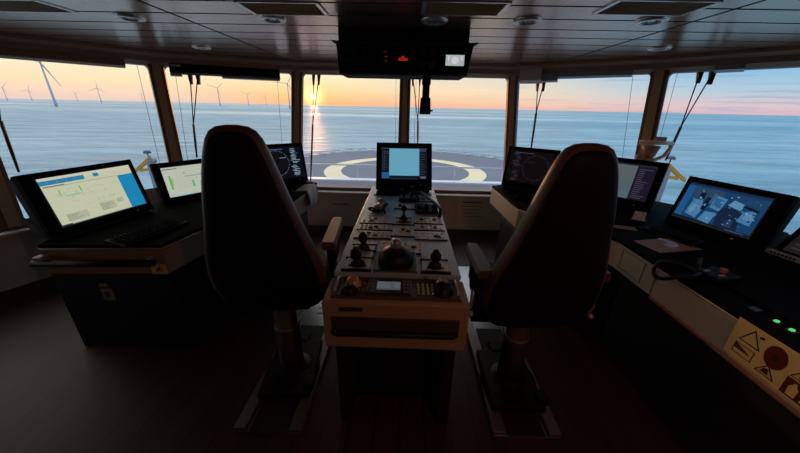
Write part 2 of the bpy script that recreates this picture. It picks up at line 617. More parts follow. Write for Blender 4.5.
# window ledges
def ledge(keys, name, label, depth=.13):
    mb = MB()
    for a, b_ in zip(keys[:-1], keys[1:]):
        p, q = V((*B[a], SZ-.03)), V((*B[b_], SZ-.03))
        d = (q-p).normalized()
        n = V((-d.y, d.x, 0))
        mb.prism([p-n*depth, q-n*depth, q+n*.12, p+n*.12], (0, 0, .028), bev=.006)
    struct(mb.build(name, mat('ledge_paint', (232, 224, 216), .35, var=(6, .05))), label, 'window ledge')
ledge(['L4', 'L3', 'L2', 'CL', 'P1'], 'trim_1', 'pale ledge under the left windows')
ledge(['P1', 'P2', 'P3'], 'trim_2', 'pale ledge under the front windows')
ledge(['P3', 'CR', 'R2', 'R3', 'R4'], 'trim_3', 'pale ledge under the right windows')

# head beams over the windows
def head_beam(keys, name, label):
    mb = MB()
    for a, b_ in zip(keys[:-1], keys[1:]):
        p, q = V((*T[a], TZ-.02)), V((*T[b_], TZ-.02))
        d = (q-p).normalized()
        n = V((-d.y, d.x, 0))
        p, q = p-d*.02, q+d*.02
        sec = [(-.16, .118), (-.16, .09), (-.11, .06), (-.11, .01), (-.05, -.03), (.08, -.03), (.08, .118)]
        ra = [p+n*x+V((0, 0, z)) for x, z in sec]
        rb = [q+n*x+V((0, 0, z)) for x, z in sec]
        mb.loft([ra, rb], smooth=False)
    struct(mb.build(name, beam_mat), label, 'beam')
head_beam(['L4', 'L3', 'L2', 'CL', 'P1'], 'trim_4', 'brown beam over the left windows')
head_beam(['P1', 'P2', 'P3'], 'trim_5', 'brown beam over the front windows')
head_beam(['P3', 'CR', 'R2', 'R3', 'R4'], 'trim_6', 'brown beam over the right windows')

# window quads: point at (u, v) moved `off` metres into the room
def wpt(a, b_, u, v, off=0.0):
    p = (Bv[a]*(1-u)+Bv[b_]*u)*(1-v)+(Tv[a]*(1-u)+Tv[b_]*u)*v
    n = (Bv[b_]-Bv[a]).cross(Tv[a]-Bv[a]).normalized()   # points into the room
    return p+n*off
def rounded_loop(w, h, r, n=5):
    pts = []
    for cx, cy, a0 in ((w-r, h-r, 0), (r, h-r, 90), (r, r, 180), (w-r, r, 270)):
        for k in range(n+1):
            a = rad(a0+90*k/n)
            pts.append((cx+r*math.cos(a), cy+r*math.sin(a)))
    return pts
win_names = ['left rear', 'left side', 'far left', 'left chamfer', 'front left', 'front right', 'right chamfer', 'far right', 'right side', 'right rear']
for i, (a, b_) in enumerate(zip(order[:-1], order[1:])):
    w = ((Bv[b_]-Bv[a]).length+(Tv[b_]-Tv[a]).length)/2
    h = (Tv[a]-Bv[a]).length
    mg = .075
    loop = rounded_loop(1, 1, .07)
    mgu, mgv0, mgv1 = mg/w, .03/h, .03/h
    rr = .075
    inner = rounded_loop(w-2*mg, h-.06, rr)
    inner = [((x+mg)/w, (y+.03)/h) for x, y in inner]
    outer = []
    for (u, v) in inner:
        du, dv = (u-.5), (v-.5)
        k = .5/max(abs(du), abs(dv))
        # push corner samples fully into the corner so that the frame stays rectangular
        uu = .5+du*k; vv = .5+dv*k
        outer.append((min(max(uu, 0), 1), min(max(vv, 0), 1)))
    bm = bmesh.new()
    L = []
    for off, lp in ((.035, outer), (.035, inner), (-.03, inner), (-.03, outer)):
        L.append([bm.verts.new(wpt(a, b_, u, v, off)) for u, v in lp])
    n = len(inner)
    for k in range(4):
        for j in range(n):
            try: bm.faces.new((L[k][j], L[k][(j+1) % n], L[(k+1) % 4][(j+1) % n], L[(k+1) % 4][j]))
            except ValueError: pass
    bmesh.ops.recalc_face_normals(bm, faces=bm.faces)
    mb = MB(); mb.bm.free(); mb.bm = bm
    wroot = thing('window_%d' % (i+1), 'outward leaning %s bridge window' % win_names[i], 'window')
    struct(wroot)
    mb.build('frame', frame_dark, wroot)
    mb = MB()
    bmq = bmesh.new()
    vs = []
    for off in (0.004, -.004):
        for (u, v) in ((mgu*.6, .01), (1-mgu*.6, .01), (1-mgu*.6, .99), (mgu*.6, .99)):
            vs.append(bmq.verts.new(wpt(a, b_, u, v, off)))
    for f in ((0, 1, 2, 3), (7, 6, 5, 4), (0, 4, 5, 1), (1, 5, 6, 2), (2, 6, 7, 3), (3, 7, 4, 0)): bmq.faces.new([vs[x] for x in f])
    bmesh.ops.recalc_face_normals(bmq, faces=bmq.faces)
    mb.bm.free(); mb.bm = bmq
    mb.build('glass', glass, wroot)

# pillars between the windows: a post with a raised lighter strip down its middle
for i, k in enumerate(order):
    p, q = Bv[k], Tv[k]
    prv = order[max(i-1, 0)]; nxt = order[min(i+1, len(order)-1)]
    d = (V((*B[nxt], 0))-V((*B[prv], 0))).normalized()
    nin = V((d.y, -d.x, 0))
    ax = (q-p).normalized()
    nin = (nin-ax*nin.dot(ax)).normalized()
    side = ax.cross(nin).normalized()
    wdt = .055 if k in ('P1', 'P2', 'P3') else .07
    mb = MB()
    def sect(c, w_, d0, d1): return [c+side*w_+nin*d0, c-side*w_+nin*d0, c-side*w_+nin*d1, c+side*w_+nin*d1]
    mb.loft([sect(p, wdt, -.07, .06), sect(q, wdt, -.07, .06)], smooth=False)
    post = struct(mb.build('trim_%d' % (i+7), frame_dark), 'leaning post between bridge windows', 'post')
    mb = MB()
    mb.loft([sect(p, wdt*.55, .06, .085), sect(q, wdt*.55, .06, .085)], smooth=False)
    mb.build('cover_strip', frame_mat, post)

# ================================================================== OUTSIDE
SEA = -16.0
bm = bmesh.new()
S = 90000
vs = [bm.verts.new(p) for p in ((-S, -300, SEA), (S, -300, SEA), (S, S, SEA), (-S, S, SEA))]
bm.faces.new(vs)
mb = MB(); mb.bm.free(); mb.bm = bm
struct(mb.build('sea', sea_mat), 'calm open sea reaching the horizon', 'sea')

# helideck ahead of the bridge
DZ = -2.35
hd = thing('helideck', 'round grey helicopter deck with yellow ring ahead of the front windows', 'helideck', (.1, 21.2, DZ))
mb = MB()
mb.prism([(9.4*math.cos(2*PI*(k+.5)/32), 9.4*math.sin(2*PI*(k+.5)/32), -.35) for k in range(32)], (0, 0, .35))
mb.build('deck_plate', deck_mat, hd)
bm = bmesh.new()
def ring(bm, r0, r1, z, h, n=64):
    b = []
    for r, zz in ((r0, z), (r1, z), (r1, z+h), (r0, z+h)):
        b.append([bm.verts.new((r*math.cos(2*PI*k/n), r*math.sin(2*PI*k/n), zz)) for k in range(n)])
    for k in range(4):
        for j in range(n):
            bm.faces.new((b[k][j], b[k][(j+1) % n], b[(k+1) % 4][(j+1) % n], b[(k+1) % 4][j]))
    bmesh.ops.recalc_face_normals(bm, faces=bm.faces)
ring(bm, 4.3, 5.4, 0, .012)
mb = MB(); mb.bm.free(); mb.bm = bm
mb.build('ring_marking', ring_mat, hd, (-.2, -.7, 0))
mb = MB()
n = 48
for k in range(n):
    a0, a1 = 2*PI*(k+.12)/n, 2*PI*(k+.88)/n
    p = [(9.42, a0), (9.42, a1), (10.5, a1), (10.5, a0)]
    q = [V((r*math.cos(a), r*math.sin(a), -.02 if r < 10 else .03)) for r, a in p]
    for u, w_ in ((q[0], q[3]), (q[3], q[2]), (q[2], q[1])): mb.tube([u, w_], .045, 6)
    for t_ in (.25, .5, .75): mb.tube([q[0].lerp(q[1], t_), q[3].lerp(q[2], t_)], .015, 4)
mb.build('safety_net', mat('net_grey', (190, 188, 192), .6), hd)
for k in range(24):
    a = 2*PI*(k+.5)/24
    mb = MB(); mb.sph((9.25*math.cos(a), 9.25*math.sin(a), .06), .14, (1, 1, .6), 10)
    mb.build('perimeter_lamp', ext_white, hd)
mb = MB()
mb.cyl((0, 0, SEA-DZ), (0, 0, -.35), 3.0, 5.0, 24)
mb.build('support_column', ext_white, hd)

# bulwark and its rail just ahead of the windows
mb = MB()
mb.box((-.05, 6.2, -.925), (5.4, .10, 2.23), bev=.01)
bw = mb.build('bulwark', mat('pinkish_white_paint', (236, 206, 200), .6, var=(.7, .05)))
tag(bw, 'low white bulwark outside below the front windows', 'bulwark')
mb = MB()
mb.box((-.05, 6.2, .21), (5.5, .20, .04), bev=.015)
mb.build('cap_rail', mat('blue_white_cap', (214, 222, 236), .35, var=(1, .04)), bw)
rl = thing('guard_rail', 'thin white guard rail standing on the bulwark outside', 'railing', (0, 6.2, 0))
mb = MB(); mb.tube([(-2.75, 0, .52), (2.65, 0, .52)], .016)
mb.build('top_rail', ext_white, rl)
for x in (-1.98, -1.02, -.05, 1.0, 1.98):
    mb = MB(); mb.cyl((x, 0, .27), (x, 0, .52), .014)
    mb.build('post', ext_white, rl)
bx = mat('deck_steel', (150, 148, 152), .6, var=(1, .1))
mb = MB(); mb.prism([(-6.5, 4.9, -2.2), (6.5, 4.9, -2.2), (6.5, 7.0, -2.2), (-6.5, 7.0, -2.2)], (0, 0, .15))
tag(mb.build('fore_deck', bx), 'grey steel deck between the bridge and the helicopter deck', 'deck')

# yellow deck arms seen past the monitors on either side
def davit(label, loc, rz, mirror):
    t = thing('davit', label, 'davit', loc, rz, 'yellow davits outside')
    t.scale = (.26, .26, .26)
    mb = MB(); mb.box((0, 0, -3.3), (.34, .34, 9.6), bev=.03)
    mb.build('pedestal', mat('drum_grey', (150, 150, 156), .5), t)
    mb = MB()
    mb.prism([(-1.5*mirror, -.10, .62), (-1.5*mirror, -.10, .85), (.12*mirror, -.10, 2.02), (.12*mirror, -.10, 1.66)], (0, .2, 0), bev=.02)
    mb.prism([(-.1*mirror, -.10, .9), (-.1*mirror, -.10, 1.1), (-.95*mirror, -.10, 1.02), (-.95*mirror, -.10, .78)], (0, .2, 0), bev=.02)
    mb.build('arm', yellow, t)
    mb = MB(); mb.cyl((.22*mirror, -.18, 1.66), (.22*mirror, .18, 1.66), .24, seg=20); mb.cyl((.22*mirror, -.22, 1.66), (.22*mirror, .22, 1.66), .09)
    mb.build('winch_drum', mat('drum_grey', (150, 150, 156), .5), t)
    mb = MB(); mb.lathe([(.04, 1.98), (.04, 2.2), (.26, 2.22), (.26, 2.32), (.18, 2.42), (.02, 2.46)])
    mb.build('lamp_head', mat('lamp_blue_grey', (84, 92, 124), .5), t)
    mb = MB(); mb.tube([(-1.55*mirror, .18, .95), (-.6*mirror, .18, .98), (.1*mirror, .18, .9)], .05)
    mb.build('hydraulic_ram', mat('ram_dark', (52, 58, 62), .4), t)
    return t
davit('yellow davit arm outside beyond the pale green chart monitor on the left', (-5.2, 6.0, .11), 0, 1)
davit('yellow davit arm outside beyond the camera-view monitor on the right', (4.76, 5.6, .30), 0, -1)

# wind turbines standing in the sea
def turbine(pos, label, rot, detail=1.0, yawd=0):
    t = thing('wind_turbine', label, 'wind turbine', (pos[0], pos[1], SEA), rad(yawd), 'offshore wind turbines')
    hub = 108.0
    mb = MB(); mb.lathe([(3.2, 0), (3.2, 12), (2.8, 14), (1.7, hub-2)], seg=14)
    mb.build('tower', turb_mat, t)
    mb = MB(); mb.box((0, 3.5, hub), (4.4, 13, 4.6), bev=.8); mb.lathe([(.1, 0), (1.6, 1), (2.3, 3), (2.3, 5)], Matrix.Translation((0, -8, hub)) @ Euler((rad(-90), 0, 0)).to_matrix().to_4x4(), 12)
    mb.build('nacelle', turb_mat, t)
    for k in range(3):
        a = rad(rot+120*k)
        mb = MB()
        rings = []
        for s_, ch, th in ((1.5, 1.8, 1.6), (8, 3.0, 1.1), (16, 2.8, .8), (38, 1.9, .45), (62, .7, .2)):
            rings.append([V((ch*(c-.35), th*d, s_)) for c, d in ((0, 0), (.3, .5), (1, 0), (.3, -.5))])
        mb.loft(rings)
        mb.build('blade', turb_mat, t, (0, -5.5, hub), (0, a, 0))
    return t
# distance, bearing (deg), blade angle
TB = [(1290, -48.2, 158, 'large wind turbine at the top left, its rotor cut by the window head', -50),
      (3490, -44.05, 5, 'small wind turbine on the horizon nearest right of the large one', -40),
      (4600, -51.8, 40, 'faint wind turbine on the horizon at the far left edge of the left window', -50),
      (5400, -49.97, 20, 'tiny wind turbine left of the large one, just above the horizon', -50),
      (6400, -46.2, 75, 'tiny wind turbine between the large one and the small one', -40),
      (5466, -39.8, 10, 'tiny wind turbine beside the left corner post', -40),
      (2430, -30.5, 48, 'wind turbine in the window above the left chair, three blades spread', -30),
      (3800, -26.5, 60, 'small thin wind turbine right of the one above the left chair', -26),
      (4810, -23.9, 15, 'tiniest wind turbine far off above the right shoulder of the left chair', -23),
      (1610, -20.3, 32, 'wind turbine close beside the post left of the sun', -20)]
for dist, b_, rot, lab, yw in TB:
    turbine((dist*math.sin(rad(b_)), dist*math.cos(rad(b_))), lab, rot, yawd=-b_)

# ================================================================== CEILING FITTINGS
lamp_ring = mat('lamp_ring_grey', (236, 222, 210), .3, metal=.7)
lamp_in = mat('lamp_reflector', (215, 210, 206), .25, metal=.6)
LAMPS = [(-1.97, 2.45, 'recessed round ceiling light at the left, above the left corner monitor'),
         (-.95, 2.42, 'recessed round ceiling light below the grille left of the overhead console'),
         (.16, 2.40, 'recessed round ceiling light directly in front of the overhead console'),
         (.77, 2.36, 'recessed round ceiling light right of the overhead console'),
         (1.54, 2.31, 'recessed round ceiling light below the right ceiling grille'),
         (-2.21, 3.61, 'small distant ceiling light near the left chamfer window'),
         (2.28, 3.21, 'small distant ceiling light by the right corner post')]
lamp0 = None
for x, y, lab in LAMPS:
    if lamp0 is None:
        lamp0 = thing('ceiling_light', lab, 'ceiling light', (x, y, CEIL), 0, 'recessed ceiling lights')
        mb = MB(); mb.lathe([(.058, -.004), (.062, -.016), (.086, -.014), (.092, -.002), (.092, .001), (.058, .001)])
        mb.build('trim_ring', lamp_ring, lamp0)
        mb = MB(); mb.lathe([(.06, -.001), (.055, -.010), (.03, -.006), (.001, -.004)])
        mb.build('reflector', lamp_in, lamp0)
        mb = MB()
        for k in range(6):
            mb.box((.032*math.cos(k*PI/3), .032*math.sin(k*PI/3), -.011), (.018, .004, .006), (0, 0, k*PI/3))
        mb.build('diffuser_fins', silver, lamp0)
    else: copy_thing(lamp0, (x, y, CEIL), 0, lab)
VENTS = [(-2.52, 2.22, .56, 'brown ceiling grille at the far left of the ceiling'), (-.78, 2.19, .47, 'brown ceiling grille left of the overhead console'),
         (.31, 2.13, .47, 'brown ceiling grille just right of the room centre, nearest the overhead console'), (1.36, 2.06, .52, 'brown ceiling grille at the right of the ceiling')]
for x, y, w_, lab in VENTS:
    t = thing('ceiling_grille', lab, 'ceiling grille', (x, y, CEIL), 0, 'ceiling grilles')
    mb = MB()
    mb.box((-w_/2, 0, -.003), (.022, .25, .008)); mb.box((w_/2, 0, -.003), (.022, .25, .008))
    mb.box((0, -.125, -.003), (w_, .012, .008)); mb.box((0, .125, -.003), (w_, .012, .008))
    mb.build('frame', lamp_ring, t)
    mb = MB(); mb.box((0, 0, -.001), (w_-.02, .24, .004))
    for k in range(9): mb.box((0, -.10+.025*k, -.004), (w_-.03, .006, .004), (rad(25), 0, 0))
    mb.build('louvre', vent_mat, t)

# overhead console
oc = thing('overhead_console', 'black overhead instrument console hanging from the ceiling over the front post', 'overhead console', (-.04, 2.6, CEIL))
mb = MB()
mb.prism([(-.505, 0, -.322), (.485, 0, -.322), (.52, 0, -.10), (-.52, 0, -.10)], (0, .34, 0), bev=.008)
mb.build('housing', housing, oc)
mb = MB(); mb.box((-.01, .19, -.05), (1.0, .26, .10))  # black block standing in for the console's dark reflection in the ceiling
mb.build('reflection_block', black_pl, oc)
mb = MB(); mb.box((0, -.006, -.105), (1.03, .012, .012)); mb.box((-.01, -.004, -.314), (.97, .01, .01))
mb.build('edge_strip', mat('edge_dark', (48, 34, 32), .4), oc)
mb = MB()
for i in range(3):
    for j in range(2): mb.box((-.40+.13*i, -.004, -.16-.08*j), (.10, .008, .05), bev=.004)
mb.build('gauge', mat('gauge_dark', (30, 24, 26), .25), oc)
mb = MB()
for i in range(3):
    for j in range(2): mb.box((.06+.075*i, -.004, -.16-.09*j), (.05, .008, .06), bev=.004)
mb.build('button_block', mat('gauge_dark', (30, 24, 26), .25), oc)
mb = MB(); mb.box((-.01, -.005, -.212), (.072, .01, .018), bev=.004)
mb.prism([(-.025, -.012, -.204), (.005, -.012, -.204), (.0, -.012, -.19), (-.02, -.012, -.19)], (0, .012, 0))
tag(mb.build('alarm_lamp', emis('red_lamp', (225, 44, 36), .42), oc), 'glowing red alarm lamp')
for (dx, dz) in ((-.145, -.165), (-.14, -.195), (-.142, -.225)):
    mb = MB(); mb.box((dx, -.004, dz), (.022, .008, .006))
    mb.build('indicator_light', emis('dim_red_led', (120, 50, 48), .4), oc)
mb = MB(); mb.box((.385, -.004, -.212), (.14, .008, .072))  # illuminated display, hence the emitting face
tag(mb.build('lit_display', emis('lit_display_face', (190, 196, 200), .75), oc), 'pale illuminated display')
mb = MB(); mb.lathe([(.026, 0), (.026, .002)], Matrix.Translation((.385, -.0085, -.212)) @ Euler((rad(90), 0, 0)).to_matrix().to_4x4(), 20)
mb.box((.335, -.0085, -.2), (.012, .001, .03)); mb.box((.435, -.0085, -.2), (.012, .001, .03))
mb.build('display_print', emis('lit_display_print', (214, 220, 222), .8), oc)
for s_ in (-1, 1):
    mb = MB(); mb.prism([(s_*.522, .02, -.088), (s_*.565, .02, -.088), (s_*.525, .02, -.115)], (0, .03, 0))
    mb.build('bracket', silver, oc)

mc = thing('hanging_handset', 'black handset hanging below the overhead console beside the front post', 'handset', (.14, 2.68, 1.878))
mb = MB(); mb.box((-.0, 0, -.03), (.07, .05, .06), bev=.008)
mb.build('cradle', black_pl, mc)
mb = MB(); mb.box((.0, 0, -.10), (.058, .045, .13), bev=.010)
mb.build('stem', black_pl, mc)
mb = MB(); mb.box((.0, 0, -.215), (.094, .06, .13), bev=.010, taper=(.84, .85)); mb.box((.055, 0, -.25), (.02, .014, .014), bev=.004)
mb.build('speaker_box', housing, mc)

# ================================================================== BLINDS AND WIPERS
def seg_box(p, q, nrm_, w_, d_, upv):
    """box section between p and q: list of loops for MB.loft"""
    return [[c+upv*a*w_/2+nrm_*b*d_/2 for a, b in ((1, 1), (1, -1), (-1, -1), (-1, 1))] for c in (p, q)]
def blind(a, b_, u0, u1, v0, v1, m, wires, label, bar=None, extra=None):
    p, q = wpt(a, b_, u0, (v0+v1)/2, .06), wpt(a, b_, u1, (v0+v1)/2, .06)
    hgt = (wpt(a, b_, .5, v1)-wpt(a, b_, .5, v0)).length
    upv = (wpt(a, b_, .5, 1)-wpt(a, b_, .5, 0)).normalized()
    nn = (q-p).cross(upv).normalized()
    t = thing('roller_blind', label, 'blind', (p+q)/2, 0, 'rolled-up window blinds')
    o = t.location.copy()
    mb = MB(); mb.loft(seg_box(p-o, q-o, nn, hgt, .06, upv), smooth=False)
    mb.build('cassette', m, t)
    dq = (q-p).normalized()
    if bar:
        for (ua, ub) in bar:
            pa, pb = wpt(a, b_, ua, v0-.012, .065), wpt(a, b_, ub, v0-.012, .065)
            mb = MB(); mb.loft(seg_box(pa-o, pb-o, nn, .03, .03, upv), smooth=False)
            mb.build('bottom_bar', silver, t)
    for (ua, va, ub, vb) in wires:
        mb = MB(); mb.tube([wpt(a, b_, ua, va, .05)-o, wpt(a, b_, ub, vb, .05)-o], .0022, 6)
        mb.build('guide_wire', mat('wire_grey', (120, 110, 104), .5), t)
    return t, o, nn, upv, dq
blind('L2', 'CL', .05, .80, .925, .99, beam_mat, [(.875, .95, .875, .04)], 'brown rolled-up blind over the far left window beside the big chart monitor', None)
t, o, nn, upv, dq = blind('CL', 'P1', .095, .855, .905, 1.02, black_pl, [(.12, .90, .08, .04), (.835, .90, .885, .04)], 'black rolled-up blind with silver bar over the window above the left chair', [(.09, .165), (.43, .855)])
mb = MB()
for k, (uu, ww) in enumerate(((.108, .010), (.125, .012), (.142, .012), (.157, .012))):
    c = wpt('CL', 'P1', uu, .95, .098)-o
    mb.loft(seg_box(c-dq*ww, c+dq*ww, nn, .022, .003, upv), smooth=False)
mb.build('printed_mark', white_pl, t)
blind('P1', 'P2', .30, .90, .995, 1.03, black_pl, [(.915, .95, .93, .04)], 'dark rolled-up blind over the front window left of the middle post', None)
blind('P2', 'P3', .12, .90, .995, 1.03, black_pl, [(.10, .95, .10, .04)], 'dark rolled-up blind over the front window right of the middle post', None)
t, o, nn, upv, dq = blind('P3', 'CR', .25, .845, .945, 1.0, mat('grey_blind', (150, 156, 168), .45, var=(8, .06)), [(.85, .95, .895, .04)], 'grey rolled-up blind over the window behind the right chair', None)
mb = MB(); c = wpt('P3', 'CR', .165, .965, .09)-o
mb.loft(seg_box(c-dq*.135, c+dq*.135, nn, .17, .10, upv), smooth=False)
mb.build('motor_box', mat('beige_box', (205, 184, 168), .5, var=(9, .06)), t)
mb = MB(); c = wpt('P3', 'CR', .31, .93, .08)-o
mb.loft(seg_box(c-dq*.09, c+dq*.09, nn, .05, .05, upv), smooth=False)
mb.build('bracket', silver, t)
blind('CR', 'R2', .27, .40, .945, .985, silver, [(.095, .97, .07, .35)], 'short silver blind end over the far right window', None)

def wiper(a, b_, m1, m2, j, e, label, v_thick=None, motor=True):
    """two thin arms from the window head meeting at j, then the blade down to e"""
    off = -.07
    P = lambda uv_: wpt(a, b_, uv_[0], uv_[1], off)
    base = (P(m1)+P(m2))/2
    t = thing('window_wiper', label, 'wiper', base, 0, 'window wipers')
    if motor:
        mb = MB()
        for q in (m1, m2): mb.loft([[P((q[0]+du*.015*s_, q[1]+dv))-base+V((0, dy, 0)) for du, dy in ((-1, -.015), (1, -.015), (1, .015), (-1, .015))] for s_, dv in ((1, .03), (.35, -.07))], smooth=False)
        mb.build('pivot', wiper_mat, t)
    for q in (m1, m2):
        mb = MB()
        mid = (P(q)*.45+P(j)*.55)-base
        mb.tube([P(q)-base, mid, P(j)-base], [.0075, .006, .006], 6)
        mb.build('arm', wiper_mat, t)
    mb = MB()
    mb.tube([P(j)-base, (P(j)*.5+P(e)*.5)-base, P(e)-base], [.014, .014, .009], 6)
    mb.build('blade', wiper_mat, t)
wiper('L2', 'CL', (.11, .98), (.17, .98), (.105, .60), (.103, .31), 'black window wiper at the left edge, behind the big chart monitor', motor=False)
wiper('CL', 'P1', (.205, .935), (.257, .935), (.170, .56), (.152, .31), 'black window wiper on the window just left of the left chair')
wiper('P1', 'P2', (.135, .965), (.185, .965), (.133, .56), (.12, .06), 'black window wiper in front of the setting sun')
wiper('P2', 'P3', (.07, .975), (.136, .975), (.129, .61), (.135, .42), 'black window wiper just right of the middle post')
wiper('P3', 'CR', (.19, .94), (.237, .94), (.196, .70), (.173, .38), 'black window wiper on the window just left of the right chair')
wiper('CR', 'R2', (.202, .985), (.261, .975), (.170, .64), (.129, .42), 'black window wiper on the far right window, above the camera-view monitor')

# padded grab handle clamped on the right corner post
gh = thing('post_handle', 'tan ring-shaped grab handle clamped low on the right corner post', 'grab handle', (2.585, 3.33, 1.27))
mb = MB()
mb.tube([(-.13, .02, .085), (-.05, -.04, .088), (.06, -.05, .088), (.2, .0, .085)], .021)
mb.tube([(.19, 0, .085), (.20, .0, .03), (.15, -.01, -.05), (.06, -.02, -.09), (-.03, -.02, -.10)], .02)
mb.build('ring', mat('tan_ring', (240, 205, 175), .5, var=(10, .08)), gh)
mb = MB(); mb.lathe([(.03, -.11), (.04, -.10), (.07, .0), (.085, .05), (.05, .055)], Matrix.Translation((.02, .03, 0)))
mb.build('clamp', mat('brown_clamp', (170, 122, 96), .5, var=(10, .08)), gh)
mb = MB()
mb.box((-.10, .0, -.07), (.06, .05, .05), bev=.01); mb.box((-.05, .0, -.1), (.12, .05, .03), bev=.008)
mb.build('bracket', mat('brown_clamp', (170, 122, 96), .5), gh)
mb = MB(); mb.box((.09, .03, .12), (.10, .06, .05), bev=.01)
mb.build('bracket', mat('brown_clamp', (170, 122, 96), .5), gh)

# ================================================================== SIDE CONSOLES
DESK = .90
def desk_console(name, label, face, outer, base_pts, paint):
    """face: plan line of the cream front, outer: rest of the plan outline (both listed round the outline)"""
    t = thing(name, label, 'console', (0, 0, 0))
    pts = face+outer
    mb = MB()
    mb.prism([(x, y, .715) for x, y in pts], (0, 0, DESK-.03-.715), bev=.004)
    mb.build('cream_body', paint, t)
    mb = MB()
    mb.prism([(x, y, DESK-.028) for x, y in pts], (0, 0, .028), bev=.005)
    mb.build('desktop', desk_mat, t)
    mb = MB()
    mb.prism([(x, y, 0) for x, y in base_pts], (0, 0, .713))
    mb.build('plinth', dark_base, t)
    # pale edging along the top of the cream face, panel joints lower down
    mb = MB()
    for (x0, y0), (x1, y1) in zip(face[:-1], face[1:]):
        mb.tube([(x0, y0, DESK-.022), (x1, y1, DESK-.022)], .004, 6)
    mb.build('edge_strip', mat('pale_edge', (190, 172, 152), .4, var=(8, .05)), t)
    return t
RF = [(1.355, -.2), (1.355, 1.76), (.94, 2.40), (.905, 3.12)]
RO = [(1.45, 3.40), (2.10, 2.95), (2.55, 2.35), (2.75, 1.2), (2.75, -.2)]
RB = [(1.50, -.2), (1.50, 1.82), (1.08, 2.44), (1.04, 3.08), (1.45, 3.36), (2.06, 2.9), (2.5, 2.3), (2.7, 1.2), (2.7, -.2)]
rc = desk_console('side_console', 'long cream-fronted console with dark top along the right windows', RF, RO, RB, cream)
LF = [(-.93, 3.06), (-.955, 2.40), (-1.32, 1.76), (-1.375, 1.50), (-2.03, 1.45)]
LO = [(-2.17, 1.85), (-2.55, 2.4), (-2.2, 2.95), (-1.5, 3.36)]
LB = [(-1.05, 3.02), (-1.09, 2.44), (-1.46, 1.80), (-1.5, 1.64), (-2.29, 1.64), (-2.56, 2.35), (-2.16, 2.9), (-1.5, 3.32)]
lc = desk_console('side_console', 'cream-fronted console with dark base along the left windows', LF, LO, LB, mat('shaded_cream_paint', (150, 128, 104), .5, var=(6, .06)))  # same console cream, darkened to carry the shade on this side
# left console fittings: bar along its end, sticker, switch plates, keyboard slab
mb = MB()
mb.tube([(-2.05, 1.415, .805), (-1.40, 1.45, .81)], .020)
tag(mb.build('grab_bar', black_pl, lc), 'dark grab bar')
for c_, sz_ in (((-2.01, 1.432, .83), (.05, .05, .03)), ((-1.44, 1.485, .815), (.03, .06, .03))):
    mb = MB(); mb.box(c_, sz_, bev=.006)
    mb.build('bar_bracket', silver, lc)
mb = MB(); mb.box((-1.42, 1.492, .748), (.085, .004, .062), (0, 0, rad(4.4)))
st_ = mb.build('warning_sticker', sign_yel, lc)
mb = MB()
for a_ in (-.5, .6, 2.0): mb.box((-1.42, 1.4885, .748), (.045, .002, .005), (0, a_, 0))
mb.build('sticker_symbol', sign_blk, st_)
for x_, z_, w_, h_ in ((-1.965, .525, .055, .022), (-1.955, .455, .075, .085)):
    mb = MB(); mb.box((x_, 1.636, z_), (w_, .012, h_), bev=.003)
    mb.build('switch_plate', mat('plate_grey', (150, 138, 124), .5), lc)
mb = MB(); mb.box((-1.955, 1.629, .46), (.03, .006, .04), bev=.002)
mb.build('switch_rocker', mat('plate_dark', (70, 62, 56), .5), lc)
# right console fittings
mb = MB()
for (y0, z0, y1, z1) in ((1.70, .74, 1.70, .86), (1.52, .74, 1.52, .86)): mb.box((1.3535, y0, .80), (.003, .005, .13))
mb.box((1.3535, 1.61, .862), (.003, .18, .004)); mb.box((1.3535, 1.61, .742), (.003, .18, .004)); mb.box((1.353, 1.43, .80), (.004, .004, .165))
mb.build('panel_joint', mat('joint_brown', (140, 126, 110), .6), rc)
mb = MB(); mb.box((1.353, .62, .71), (.02, 1.6, .012), bev=.003)
mb.build('lower_lip', mat('lip_brown', (140, 104, 84), .5), rc)
for k, (y_) in enumerate((.985, .935)):
    mb = MB(); mb.box((1.455, y_, .906), (.018, .014, .010), (0, 0, .2), bev=.004)
    tag(mb.build('lit_button', emis('green_lamp', (80, 225, 120), .9), rc), 'glowing green push button')
    mb = MB(); mb.box((1.455, y_, .902), (.03, .026, .006), (0, 0, .2), bev=.002)
    mb.build('button_bezel', sign_red, rc)
for k, y_ in enumerate((.86, .79, 1.06)):
    mb = MB(); mb.box((1.45, y_, .904), (.04, .03, .008), (0, 0, .2), bev=.002)
    mb.build('push_button', mat('dark_red_button', (60, 22, 20), .4), rc)
mb = MB(); mb.box((1.75, .95, .903), (.48, .6, .008), bev=.003)
mb.build('instrument_plate', desk_mat, rc)

# sheet of safety pictograms stuck on the right console's face
ps = thing('safety_sign_sheet', 'pale yellow sheet of safety pictograms stuck on the right console face', 'sign', (1.3545, .70, .815))
mb = MB(); mb.box((-.002, 0, .0), (.003, .635, .166), bev=.001)
mb.build('backing_sheet', sign_yel, ps)
def P2(y, z, d=0): return (-.0036-d, y, z*1.15)
def flat(pts, m, nm, d=0, lab=None):
    mb = MB(); mb.prism([P2(y, z, d) for y, z in pts], (-.0008, 0, 0))
    return tag(mb.build(nm, m, ps), lab)
def outline(pts, w_, m, nm, d=0):
    mb = MB()
    for a_, b_ in zip(pts, pts[1:]+pts[:1]):
        p, q = V(P2(*a_, d)), V(P2(*b_, d)); dd = (q-p).normalized(); s_ = dd.cross(V((1, 0, 0)))*w_/2
        mb.prism([p+s_-dd*w_/2, q+s_+dd*w_/2, q-s_+dd*w_/2, p-s_-dd*w_/2], (-.0008, 0, 0))
    return mb.build(nm, m, ps)
